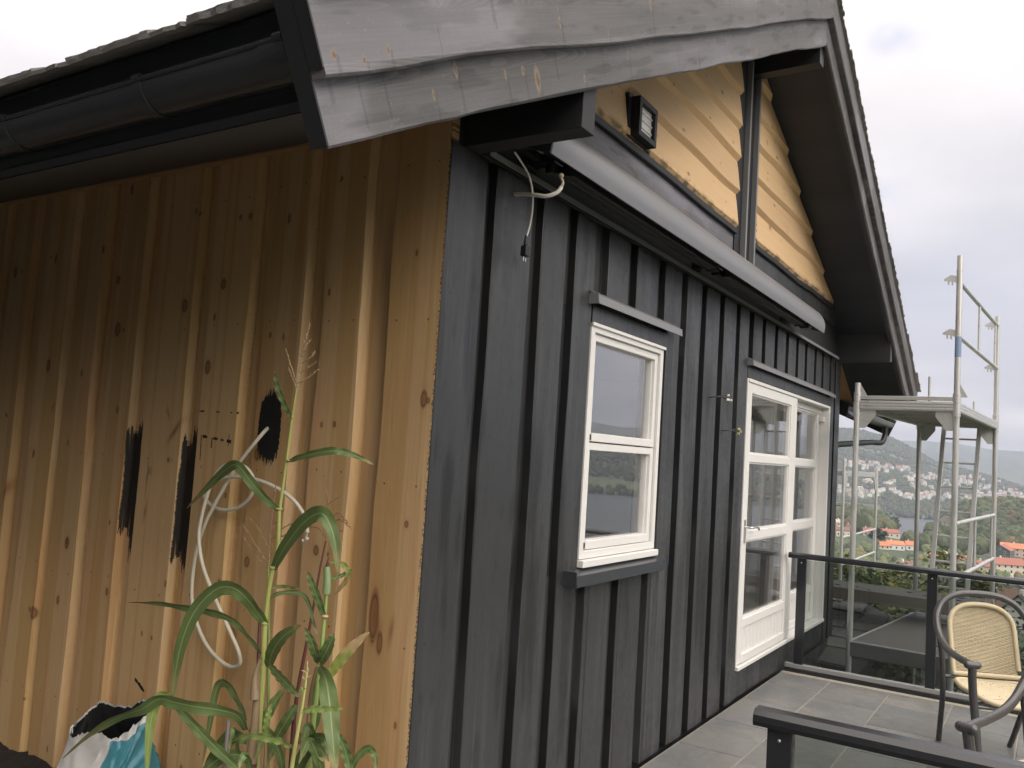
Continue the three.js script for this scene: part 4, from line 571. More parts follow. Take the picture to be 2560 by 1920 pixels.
{ // brown, dried cob and its stalk
  const [t, o] = plant('maize plant with a brown dried cob on a dark red stalk', [1265, 1500, .40]);
  mesh('stalk', stalk([[1, 1260, 1560, .40], [1, 1285, 1200, .38], [1, 1298, 900, .34], [1, 1302, 700, .32], [1, 1308, 600, .31]], .012, .005, o), stemRed, t);
  mesh('cob', [stalk([[1, 1262, 1330, .42], [1, 1278, 1180, .42], [1, 1290, 1000, .42], [1, 1296, 870, .42], [1, 1306, 812, .42]], .019, .006, o), stalk([[1, 1282, 1010, .435], [1, 1282, 900, .435], [1, 1300, 830, .43]], .017, .004, o)], husk, t);
  const L = (pts, w, m = LEAF, turn, cup) => mesh('leaf', leaf(pts, w, o, turn, cup), m, t);
  L([[1, 1235, 1165, .42], [1, 1195, 1095, .46], [1, 1100, 1065, .52], [1, 980, 1048, .57], [1, 870, 1025, .60], [1, 800, 1010, .62], [1, 715, 1060, .64], [1, 590, 1105, .66], [1, 460, 1180, .68], [1, 315, 1310, .70]], .064, LEAF, .8);
  L([[1, 870, 1000, .58], [1, 815, 992, .60], [1, 775, 1060, .61], [1, 752, 1180, .61], [1, 735, 1420, .6]], .048, PALE, .6);
  L([[1, 875, 1030, .56], [1, 960, 1125, .54], [1, 1070, 1240, .52], [1, 1200, 1365, .5], [1, 1260, 1430, .5]], .048, LEAF, .6);
  L([[1, 1242, 1115, .40], [1, 1195, 1015, .38], [1, 1135, 930, .36], [1, 1098, 940, .36], [1, 1062, 1095, .36], [1, 1018, 1345, .36]], .042, LEAF, .7);
  L([[1, 1245, 1220, .42], [1, 1170, 1190, .44], [1, 1110, 1260, .45], [1, 1050, 1360, .45], [1, 1000, 1480, .45]], .075, LEAF, .5);
  L([[1, 1240, 1300, .44], [1, 1160, 1290, .47], [1, 1060, 1340, .5], [1, 980, 1450, .52]], .06, LEAF, .6);
  L([[1, 1255, 1180, .36], [1, 1330, 1110, .34], [1, 1385, 1020, .32], [1, 1440, 945, .3]], .05, LEAF, .9);
}
{ // right-hand plant with the green cob
  const [t, o] = plant('right-hand maize plant with a green cob and a yellowed leaf pointing at the house corner', [1560, 1500, .34]);
  mesh('stalk', stalk([[1, 1530, 1560, .34], [1, 1560, 1250, .34], [1, 1590, 1000, .33], [1, 1612, 800, .32], [1, 1628, 640, .31], [1, 1640, 500, .30], [1, 1646, 400, .30]], .011, .0055, o), stemGreen, t);
  mesh('nodes', [node([1, 1634, 595, .31], .012, o), node([1, 1606, 840, .32], .012, o)], straw, t);
  mesh('cob', [stalk([[1, 1640, 480, .30], [1, 1645, 430, .30], [1, 1643, 345, .30]], .014, .011, o)], STEM(.24, .33, .16), t); mesh('silk', [stalk([[1, 1644, 350, .30], [1, 1650, 320, .30], [1, 1654, 300, .29]], .008, .002, o)], stemRed, t);
  const L = (pts, w, m = LEAF, turn, cup) => mesh('leaf', leaf(pts, w, o, turn, cup), m, t);
  L([[1, 1632, 600, .31], [1, 1600, 510, .34], [1, 1568, 430, .36], [1, 1546, 362, .36]], .040, LEAF, .4);
  L([[1, 1645, 412, .30], [1, 1718, 390, .27], [1, 1785, 350, .25]], .020, LEAF, .8);
  L([[1, 1660, 320, .29], [1, 1725, 335, .27], [1, 1752, 390, .26], [1, 1720, 440, .26], [1, 1678, 492, .26]], .028, DRY, .8);
  L([[1, 1605, 835, .32], [1, 1582, 770, .35], [1, 1560, 705, .37], [1, 1532, 648, .38]], .044, LEAF, .5);
  L([[1, 1600, 835, .32], [1, 1630, 790, .35], [1, 1665, 720, .36], [1, 1682, 680, .36]], .052, LEAF, .5, .5);
  L([[1, 1606, 845, .33], [1, 1640, 920, .38], [1, 1660, 1060, .42], [1, 1672, 1200, .44], [1, 1690, 1400, .45]], .078, LEAF, .35, .2);
  L([[1, 1612, 850, .31], [1, 1596, 990, .29], [1, 1582, 1120, .28], [1, 1548, 1245, .28]], .05, LEAF, .7);
  L([[1, 1655, 900, .28], [1, 1700, 830, .26], [1, 1775, 745, .23], [1, 1858, 672, .2]], .052, DRY, .5);
  L([[1, 1690, 1180, .30], [1, 1725, 1240, .29], [1, 1752, 1330, .28], [1, 1762, 1420, .28]], .045, LEAF, .5);
  L([[1, 1745, 1420, .27], [1, 1800, 1300, .26], [1, 1855, 1258, .25], [1, 1882, 1290, .25], [1, 1892, 1400, .25]], .036, LEAF, .6);
  L([[1, 1540, 1250, .34], [1, 1590, 1205, .38], [1, 1632, 1220, .40], [1, 1650, 1300, .4]], .05, LEAF, .6);
}
{ // two dark red stems with brown tassels, close to the wall
  const [t, o] = plant('dark red maize stem leaning right, with a brown seeding tassel', [1480, 1500, .22]);
  mesh('stalk', stalk([[1, 1450, 1560, .22], [1, 1488, 1030, .22], [1, 1540, 740, .21], [1, 1572, 570, .20], [1, 1610, 350, .19], [1, 1638, 215, .18]], .010, .003, o), stemRed, t);
  mesh('leaf', leaf([[1, 1490, 1040, .24], [1, 1440, 1120, .26], [1, 1390, 1210, .27], [1, 1350, 1330, .28]], .055, o, .6), LEAF, t);
  const b = (...p) => p.map(([x, y]) => [0, x, y, .18]);
  mesh('tassel', tassel([[b([1636, 1520], [1652, 1380], [1632, 1180]), .0013], [b([1640, 1480], [1700, 1405], [1762, 1445]), .001], [b([1645, 1440], [1700, 1370], [1745, 1420]), .001], [b([1640, 1500], [1600, 1450], [1560, 1440]), .001], [b([1646, 1400], [1600, 1380], [1570, 1372]), .001], [b([1640, 1450], [1690, 1470], [1720, 1460]), .001], [b([1646, 1330], [1690, 1300], [1700, 1290]), .001]], o, 8, .9), STEM(.30, .17, .10), t);
}
{
  const [t, o] = plant('maize stem behind the tallest stalk, with a feathery brown tassel', [1360, 1500, .26]);
  mesh('stalk', stalk([[1, 1345, 1560, .26], [1, 1350, 1000, .26], [1, 1352, 600, .26], [1, 1350, 330, .26], [0, 1355, 1600, .26]], .008, .003, o), stemGreen, t);
  const b = (...p) => p.map(([x, y]) => [0, x, y, .26]);
  mesh('tassel', tassel([[b([1352, 1640], [1362, 1450], [1386, 1235]), .0013], [b([1350, 1630], [1290, 1540], [1222, 1430]), .001], [b([1348, 1650], [1290, 1590], [1222, 1490]), .0009], [b([1356, 1560], [1310, 1470], [1255, 1398]), .0009], [b([1358, 1520], [1420, 1450], [1495, 1415]), .0009], [b([1356, 1560], [1400, 1500], [1440, 1480]), .0009], [b([1362, 1470], [1400, 1400], [1428, 1360]), .0009]], o, 11, .9), STEM(.36, .22, .13), t);
}
{ // small pale plant in front
  const [t, o] = plant('small pale yellow-green maize shoot in front, with a short bare tassel', [1470, 1500, .50]);
  mesh('stalk', stalk([[1, 1440, 1560, .50], [1, 1468, 1350, .50], [1, 1492, 1200, .50], [1, 1515, 1075, .50], [1, 1532, 965, .50], [1, 1546, 850, .50]], .0085, .003, o), stemPale, t);
  const b = (...p) => p.map(([x, y]) => [1, x, y, .50]);
  mesh('tassel', tassel([[b([1532, 960], [1540, 900], [1546, 822]), .0016], [b([1536, 930], [1528, 905], [1520, 895]), .001], [b([1538, 915], [1550, 900], [1560, 895]), .001], [b([1541, 890], [1532, 872], [1526, 868]), .001], [b([1541, 880], [1550, 868], [1557, 862]), .001]], o, 14, .5), straw, t);
  const L = (pts, w, turn) => mesh('leaf', leaf(pts, w, o, turn), PALE, t);
  L([[1, 1476, 1258, .50], [1, 1410, 1222, .53], [1, 1330, 1202, .55], [1, 1250, 1195, .56], [1, 1168, 1222, .56]], .036, .7); L([[1, 1518, 1075, .50], [1, 1570, 1062, .50], [1, 1640, 1060, .49], [1, 1732, 1060, .48]], .028, .7); L([[1, 1532, 960, .50], [1, 1520, 962, .51], [1, 1506, 985, .51]], .02, .4);
}
{ // lower growth hiding the pot
  const [t, o] = plant('low leafy maize growth at the foot of the tall stalks', [1420, 1500, .38]), R = rnd(91);
  const L = (pts, w, turn) => mesh('leaf', leaf(pts, w, o, turn), LEAF, t);
  for (let i = 0; i < 7; i++) { const x = 1200 + R() * 440, y = 1420 + R() * 80, dx = (R() - .5) * 300, d = .25 + R() * .3, h = 110 + R() * 230; L([[1, x, y, d], [1, x + dx * .3, y - h * .7, d + .03], [1, x + dx * .7, y - h, d + .06], [1, x + dx * 1.15, y - h * .55, d + .08]], .026 + R() * .022, .3 + R() * .7); }
  mesh('stem', [stalk([[1, 1525, 1560, .30], [1, 1545, 1200, .30], [1, 1562, 980, .29], [1, 1592, 850, .28]], .009, .005, o), stalk([[1, 1330, 1560, .42], [1, 1338, 1180, .42], [1, 1350, 1040, .42]], .008, .003, o)], STEM(.24, .14, .08), t);
  mesh('shoot', leaf([[1, 1325, 1210, .43], [1, 1345, 1120, .44], [1, 1362, 1035, .44]], .03, o, .4), PALE, t);
}
{ // pot with soil, stake
  const p = on(...zB(1400, 1500), 0, -.36), t = thing('planter_pot', 'dark planter pot holding the maize plants', 'pot', [p.x, 0, p.z]);
  mesh('pot_wall', new THREE.LatheGeometry([[.0, .0], [.21, 0], [.25, .28], [.265, .28], [.265, .31], [.24, .31], [.235, .27], [.0, .27]].map((q) => new THREE.Vector2(...q)), 28), M.stain, t); mesh('soil', new THREE.CylinderGeometry(.236, .236, .02, 24).translate(0, .285, 0), S3({ color: new THREE.Color(.03, .022, .016), roughness: 1, bumpMap: fineNoise, bumpScale: .01 }), t);
  const q = on(...zB(1119, 1380), 0, -.50), k = tag(mesh('plant_stake', [rod(V(0, 0, 0), V(.003, on(...zB(1121, 1112), 0, -.50).y, .003), .006, 8)], S3({ color: new THREE.Color(.20, .175, .165), map: scuff, roughness: .8 })), 'thin grey wooden stake left of the maize', 'stake'); k.position.set(q.x, 0, q.z);
}
{ // opened soil bag: white and teal
  const o = on(...zB(540, 1357), 0, -.20); o.y = 0; const t = thing('soil_bag', 'opened white and teal plastic soil bag leaning at the pine wall', 'bag', [o.x, 0, o.z]);
  const P = (x, y, d) => on(...zB(x, y), 0, -d).sub(o), rows = 28, cols = 96, pos = [], uv = [], idx = [], H = P(600, 1130, .2).y, R = rnd(3);
  const L = P(375, 1230, .2).z, Rr = P(700, 1120, .2).z;
  for (let j = 0; j <= rows; j++) for (let i = 0; i <= cols; i++) { const a = i / cols * 2 * Math.PI, v = j / rows, c = Math.cos(a), s = Math.sin(a), wz = (Rr - L) / 2 * lerp(1.16, .98, v), cz = (L + Rr) / 2, dx = lerp(.15, .085, v) + .02 * Math.sin(v * 5);
      const pz = cz + wz * Math.sign(c) * Math.pow(Math.abs(c), .7), px = -dx * Math.sign(s) * Math.pow(Math.abs(s), .55), rg = 1 - 2 * Math.abs(fbm(c * 2.4 + v * 1.5 + 9, s * 2.4 + v * 3 + 3, 3, 62) - .5), cr = .028 * (fbm(c * 2.6 + 5, s * 2.6 + v * 5, 3, 61) - .5) + .026 * Math.pow(rg, 6) * sstep(0, .2, v);
      const top = j === rows ? .006 * (i % 2) + .008 * (hash(i % cols, 5) - .5) + .012 * Math.sin(i / cols * 6.2832 * 5) : 0, hgt = lerp(.475, .372, sstep(-.5, .5, s)) + (pz - cz) * .22; pos.push(px * (1 + cr * 7), v * hgt + top, pz + cr); uv.push(i / cols, v); if (j && i) { const A = (j - 1) * (cols + 1) + i - 1, B = A + cols + 1; idx.push(A, A + 1, B, A + 1, B + 1, B); } }
  const g = new THREE.BufferGeometry(); g.setAttribute('position', new THREE.Float32BufferAttribute(pos, 3)); g.setAttribute('uv', new THREE.Float32BufferAttribute(uv, 2)); g.setIndex(idx); g.computeVertexNormals();
  const print = colorTex(512, 256, (u, v, o2) => { const edge = .006 * Math.sin(v * 20), white = (u > .175 + edge && u < .45 + edge) || v > .95 || (u > .54 && u < .82); const arc = Math.abs(Math.hypot((u - .075) * 1.9, v - .52) - .085) < .009 && v > .45 || Math.abs(Math.hypot((u - .08) * 1.9, v - .50) - .06) < .004; const n = .94 + .08 * vnoise(u * 90, v * 50, 71); if (white || arc) { o2[0] = .66 * n; o2[1] = .645 * n; o2[2] = .625 * n; } else { o2[0] = .075 * n; o2[1] = .27 * n; o2[2] = .335 * n; } });
  mesh('sack', g, S3({ map: print, roughness: .42, side: THREE.DoubleSide }), t);
  const inn = g.clone(); inn.translate(0, 0, -(L + Rr) / 2).scale(.95, .985, .96).translate(0, 0, (L + Rr) / 2); mesh('lining', inn, S3({ color: new THREE.Color(.012, .012, .013), roughness: .6, side: THREE.DoubleSide }), t);
}

// ================= land, lake and town =================
const LAKE = -88, NEAR = [[0, -.3], [1, -1.6], [6, -3.6], [15, -6], [40, -11], [80, -17], [130, -22], [250, -32], [470, -45], [674, -44], [900, -60], [1150, -80], [1290, -89], [1400, -100]];
const RIDGE = [[-40, 3.4], [-20, 3.0], [-13, 2.75], [-10.5, 2.7], [-8.7, 2.39], [-7.2, 1.67], [-6.1, .98], [-3.95, .55], [-1.5, -.20], [2, .2], [9, 1.1], [16, .7], [24, 1.5], [33, 1.0], [50, 2.2], [80, 2.5]];
const BLUE = [[-40, 2.2], [-9, 2.1], [-5.3, 2.17], [-4.4, 2.02], [-3.24, 1.84], [-1.5, 1.80], [3, 2.2], [10, 1.7], [17, 2.5], [25, 2.0], [34, 2.9], [50, 2.2], [90, 3]];
const azOf = (x, z) => Math.atan2(z - CAM.z, x - CAM.x) * 180 / Math.PI;
function land(x, z) {
  const rx = x - CAM.x, rz = z - CAM.z, r = Math.hypot(rx, rz), az = azOf(x, z);
  const d = Math.max(x - 4.9, z - 4), dl = Math.max(-x - 7, -z - 12);
  if (d <= 0) return dl > 0 && x < 3 ? -.012 + .22 * dl * sstep(0, 12, dl) : (x > -.05 && x < 6.7 && z > -8 ? -.45 : -.012);
  if (r < 60) { let y = table(NEAR, d); if (z < -9 && x < 5) y = lerp(y, -.1, sstep(5, 0, x)); return y - (d > .6 ? .35 * (vnoise(x * .5, z * .5, 3) - .5) : 0); }
  const side = sstep(95, 65, Math.abs(az));                        // the valley opens to +x and +z; behind the house the hill goes on
  const lake = sstep(-8.9, -8.35, az + .5 * (vnoise(r * .006, 1, 5) - .5)) * sstep(75, 60, az);
  let y = table(NEAR, Math.min(d, r) * lerp(1, 2.3, sstep(6, 13, az) * sstep(60, 50, az)));
  if (r > 674) y = lerp(Math.max(y, -62 + 9 * (fbm(x * .006, z * .006, 3, 6) - .5)), y, lake);
  y += 47 * Math.exp(-Math.pow((az + 1.1) / 4.6, 6)) * Math.exp(-Math.pow((r - 1080) / 190, 2));
  y += 16 * Math.exp(-Math.pow((az + 10.6) / 2.1, 4)) * Math.exp(-Math.pow((r - 900) / 160, 2));
  if (r > 2030) {
    const ry = 3600 * Math.tan(table(RIDGE, az) * Math.PI / 180), t = clamp((r - 2050) / 1550), far = 8000 * Math.tan((table(BLUE, az) + .12 * (fbm(az * .9, 3, 4, 8) - .5)) * Math.PI / 180);
    let u = -86 + (ry + 86) * Math.pow(t, .95); if (r < 2050) u = -95;
    if (r > 3600) u = lerp(ry, ry * .6 - 40, sstep(3600, 4600, r));
    if (r > 4600) u = lerp(ry * .6 - 40, far, sstep(4600, 8000, r)) ; if (r > 8000) u = far - (r - 8000) * .05;
    const base = u + (fbm(x * .0022, z * .0022, 5, 9) - .5) * 46 * sstep(2050, 2500, r) * (r > 3300 && r < 3900 ? .5 : 1) * (r > 6500 ? .5 : 1);
    y = lerp(y, base, sstep(2030, 2080, r));
  }
  if (r > 150) y += (fbm(x * .012, z * .012, 3, 10) - .5) * 5 * sstep(150, 300, r);
  return lerp(table([[0, -.1], [60, 6], [400, 60], [2000, 200], [9000, 260]], r), y, side);
}
const forestAt = (x, z, r) => fbm(x * .006 + 3, z * .006, 4, 21);
const Z0 = V(0, 0, 0);
const hit = (px, py, from = 90) => { const v = ray(px, py), h = Math.hypot(v.x, v.z); v.multiplyScalar(1 / h); let lo = from; for (let r = from; r < 9000; r += Math.max(3, r * .006)) { const p = CAM.clone().addScaledVector(v, r); if (land(p.x, p.z) >= p.y) return V(p.x, land(p.x, p.z), p.z); lo = r; } const p = CAM.clone().addScaledVector(v, 2600); return V(p.x, land(p.x, p.z), p.z); };
{
  const azs = []; for (let a = -180; a < -20; a += 5) azs.push(a); for (let a = -20; a < -14; a += .6) azs.push(a); for (let a = -14; a < 3; a += .11) azs.push(a); for (let a = 3; a < 60; a += .5) azs.push(a); for (let a = 60; a < 180; a += 4) azs.push(a); azs.push(180);
  const rs = [.4]; while (rs[rs.length - 1] < 9000) { const r = rs[rs.length - 1]; rs.push(r * (r < 20 ? 1.06 : r < 500 ? 1.045 : r < 4200 ? 1.022 : 1.04)); }
  const pos = [], col = [], idx = [], n = azs.length;
  rs.forEach((r, j) => azs.forEach((a, i) => {
    const t = a * Math.PI / 180, x = CAM.x + r * Math.cos(t), z = CAM.z + r * Math.sin(t), y = land(x, z); pos.push(x, y, z);
    const f = forestAt(x, z, r), g = fbm(x * .03, z * .03, 3, 23), w = sstep(.42, .56, f);
    let c = [lerp(.085, .035, w), lerp(.105, .058, w), lerp(.045, .028, w)]; const k = .8 + .4 * g; c = c.map((q) => q * k);
    if (r < 12) { const gv = .8 + .5 * hash(i, j, 9); c = [.065 * gv, .062 * gv, .055 * gv]; } else if (r < 60) c = [.045 * k, .055 * k, .025 * k];
    if (r > 3000) { const m = sstep(3000, 3600, r) * sstep(.45, .6, g) * .5; c = [lerp(c[0], .10, m), lerp(c[1], .095, m), lerp(c[2], .065, m)]; }
    col.push(...c); if (j && i) { const A = (j - 1) * n + i - 1, B = A + n; idx.push(A, A + 1, B, A + 1, B + 1, B); }
  }));
  const g = new THREE.BufferGeometry(); g.setAttribute('position', new THREE.Float32BufferAttribute(pos, 3)); g.setAttribute('color', new THREE.Float32BufferAttribute(col, 3)); g.setIndex(idx); g.computeVertexNormals();
  mesh('terrain', g, S3({ vertexColors: true, roughness: .95 })).userData = { kind: 'structure' };
  const wb = grayTex(512, 512, (u, v) => .6 * tileN(u * 14, v * 30, 14, 30, 25) + .4 * tileN(u * 60, v * 90, 60, 90, 26)); wb.repeat.set(40, 40);
  const water = mesh('lake', new THREE.RingGeometry(420, 3000, 96, 8, -1.5, 2.2).rotateX(-Math.PI / 2), S3({ color: new THREE.Color(.022, .032, .036), roughness: .42, bumpMap: wb, bumpScale: .15 }));
  water.position.set(CAM.x, LAKE, CAM.z); water.userData = { kind: 'structure' };
}
// houses
const SP = (x, y) => [2060 + x / 3.95, 1080 + y / 3.95], houses = [], HG = {};
const wallM = { cream: [.62, .57, .45], white: [.70, .69, .66], yellow: [.56, .45, .22], pink: [.55, .42, .35], green: [.075, .10, .085], grey: [.36, .37, .37], red: [.30, .09, .06] }, roofM = { red: [.28, .105, .075], orange: [.46, .17, .085], brown: [.16, .095, .075], dark: [.06, .055, .055], grey: [.22, .22, .225], pale: [.42, .36, .30] };
const MW = {}, MR = {}; for (const k in wallM) MW[k] = S3({ color: new THREE.Color(...wallM[k]), map: scuff, roughness: .8 }); for (const k in roofM) MR[k] = S3({ color: new THREE.Color(...roofM[k]), map: scuff, roughness: .8 });
const winM = S3({ color: new THREE.Color(.03, .035, .04), roughness: .15 });
function makeHouse(label, p, w, d, h, rh, wall, roof, turn, opt = {}) {
  const t = thing(opt.name || 'town_house', label, 'house', [p.x, p.y, p.z], opt.group); t.rotation.y = turn;
  const key = [wall, roof, !!opt.far].join(), e = .35;
  const body = prism([[-d / 2, -4], [d / 2, -4], [d / 2, h], [0, h + rh], [-d / 2, h]], -w / 2, w / 2, (z, y, x) => [x, y, z]);
  mesh('wall', body, MW[wall], t);
  const k = rh / (d / 2), rf = (s) => prism([[0, h + rh + .02], [s * (d / 2 + e), h - e * k + .02], [s * (d / 2 + e), h - e * k + .30], [0, h + rh + .30]], -w / 2 - e, w / 2 + e, (z, y, x) => [x, y, z]);
  const roofO = mesh('roof', [rf(1), rf(-1)], MR[roof], t);
  if (!opt.far) {
    mesh('chimney', [bx(w * .18, w * .18 + .7, h + rh * .4, h + rh + 1.1, -.35, .35, .03)], MW.white, roofO);
    const win = (x, y, z, fx) => { const f = mesh('window', [fx ? bx(-.07, .07, -.75, .75, -.6, .6) : bx(-.6, .6, -.75, .75, -.07, .07)].map((g) => g.translate(x, y, z)), MW.white, t); mesh('pane', [fx ? bx(-.085, .085, -.62, .62, -.48, .48) : bx(-.48, .48, -.62, .62, -.085, .085)].map((g) => g.translate(x, y, z)), winM, f); };
    const nw = Math.max(2, Math.round(w / 3.4)), fl = h > 4.6 ? [1.5, 4.1] : [1.5];
    for (const y of fl) for (let i = 0; i < nw; i++) { const x = -w / 2 + (i + .5) * w / nw; win(x, y, d / 2, false); win(x, y, -d / 2, false); }
    for (const y of fl) for (const z of [-d / 4, d / 4]) { win(w / 2, y, z, true); win(-w / 2, y, z, true); }
    if (rh > 2) for (const s of [-1, 1]) win(s * w / 2, h + rh * .35, 0, true);
  }
  houses.push([p.x, p.z, w, p.y + h + rh]); return t;
}
{
  const H = (sx, sy, wpx, wall, roof, label, o = {}) => { const p = hit(...SP(sx, sy), o.from || 60), D = p.distanceTo(CAM), w = Math.max(6, wpx / 3.95 / FOC * D * (o.k || 1)); const az = azOf(p.x, p.z) * Math.PI / 180; p.y += o.lift || 0; makeHouse(label, p, w, o.d || Math.min(9.5, w * .8), o.h || 3.2, o.rh || 2.2, wall, roof, -az + Math.PI / 2 + (o.turn || 0), o); };
  H(650, 1040, 140, 'cream', 'red', 'cream house with a dark red roof on the near side of the lake', { turn: .25 });
  H(695, 1160, 140, 'white', 'orange', 'wider white house with a bright orange roof between the scaffold poles', { turn: .3 });
  H(590, 1160, 75, 'cream', 'orange', 'small cream house with an orange roof left of the wider orange-roofed one', { turn: .3, h: 2.4 });
  H(856, 1165, 95, 'white', 'orange', 'white house with an orange roof partly behind the back scaffold pole', { turn: .3 });
  H(412, 915, 72, 'pink', 'red', 'pinkish house among the trees right of the near pole', { turn: -.2 });
  H(465, 840, 52, 'white', 'grey', 'flat pale house high among the trees between the far scaffold poles', { h: 4, rh: .6 });
  H(160, 935, 80, 'cream', 'pale', 'cream house at the left edge of the valley view beside the house corner', { turn: .2 }); H(180, 1030, 130, 'cream', 'brown', 'cream house with a brown roof beside the small far scaffold', { turn: .2, h: 4 });
  H(255, 990, 70, 'white', 'brown', 'white house with a brown roof just left of the front scaffold pole', { turn: .4 }); H(430, 1025, 60, 'pink', 'red', 'pink house with a red roof right of the front scaffold pole', { turn: .1 });
  H(1100, 1305, 80, 'pink', 'orange', 'house with an orange roof just right of the leaning ladder foot', { turn: .2 }); H(1235, 1300, 90, 'cream', 'brown', 'cream house with a brown roof between ladder and thick scaffold pole', { turn: .5 });
  H(1350, 1320, 150, 'pink', 'red', 'wide house with a red roof behind the thickest scaffold pole', { turn: .15 }); H(1590, 1385, 190, 'cream', 'red', 'house with a red roof behind the lowest guard rail', { turn: -.35 });
  H(1800, 1400, 250, 'cream', 'red', 'large house with a steep red roof below the right scaffold pole', { turn: .5, h: 4.8, rh: 3 }); H(1760, 1250, 170, 'green', 'red', 'dark green gabled house end of the red-roofed row', { turn: 1.35, h: 5.2, rh: 3, d: 11 });
  H(1960, 1235, 330, 'pink', 'orange', 'long pale row house with a red roof at the right edge', { turn: .15, h: 5, rh: 2.8 }); H(1950, 1400, 90, 'pink', 'brown', 'small house with a brown roof at the right edge above the white one', { turn: .2 });
  H(1880, 1680, 240, 'grey', 'dark', 'pale grey gabled house with two small windows above the cane chair', { turn: 1.15, h: 5.0, rh: 2.6, d: 9 }); H(800, 1470, 190, 'yellow', 'brown', 'yellow gabled house half hidden by the bushes', { turn: 1.0, h: 4.4, rh: 3, from: 30 });
  H(1760, 1930, 300, 'red', 'brown', 'dark red roofed house just behind the chair hoop', { turn: .5, h: 4.4, rh: 3 }); H(1985, 1990, 180, 'white', 'dark', 'white house end seen between the chair and the frame edge', { turn: 1.2, h: 4.6, rh: 2.4 });
  // the town across the lake
  const R = rnd(2024), zones = [[200, 290, 560, 330, 34], [380, 330, 840, 385, 30], [800, 420, 1130, 460, 20], [350, 480, 720, 515, 12], [780, 480, 1460, 545, 36], [220, 565, 760, 640, 24], [800, 600, 1260, 670, 38], [1300, 430, 1760, 540, 20], [1380, 630, 1720, 680, 18], [1500, 530, 1975, 640, 34], [1760, 630, 1980, 700, 24], [100, 480, 300, 620, 6]];
  const zoneText = ['highest on the far hillside, left side', 'in the far hillside second row', 'just left of the ladder', 'behind the small far scaffold', 'in the town behind the ladder', 'low across the lake, left side', 'just above the far lake shore', 'high up right of the ladder', 'low behind the right scaffold pole', 'in the dense right part of town', 'at the lower right town end', 'close beside the dark house corner'];
  let n = 0, zi = -1; for (const [x0, y0, x1, y1, c] of zones) { zi++; for (let i = 0; i < c && n < 298; i++) {
    const [px, py] = SP(lerp(x0, x1, R()), lerp(y0, y1, R()) + 12), p = hit(px, py, 2070), wall = ['white', 'white', 'white', 'white', 'cream', 'cream', 'grey'][Math.floor(R() * 7)], roof = ['red', 'brown', 'grey', 'pale', 'pale', 'pale', 'grey', 'red'][Math.floor(R() * 8)];
    if (Math.hypot(p.x, p.z) < 2060) continue; n++; p.y += 2.5; makeHouse(`small ${wall} house with a ${roof === 'dark' ? 'black' : roof} roof, ${zoneText[zi]}`, p, 7 + R() * 6, 6 + R() * 3, 3.2 + R() * 2.6, 1.4 + R() * 1.8, wall, roof, R() * 3.1, { far: true, name: 'hillside_house', group: 'houses on the hillside across the lake' });
  } }
}
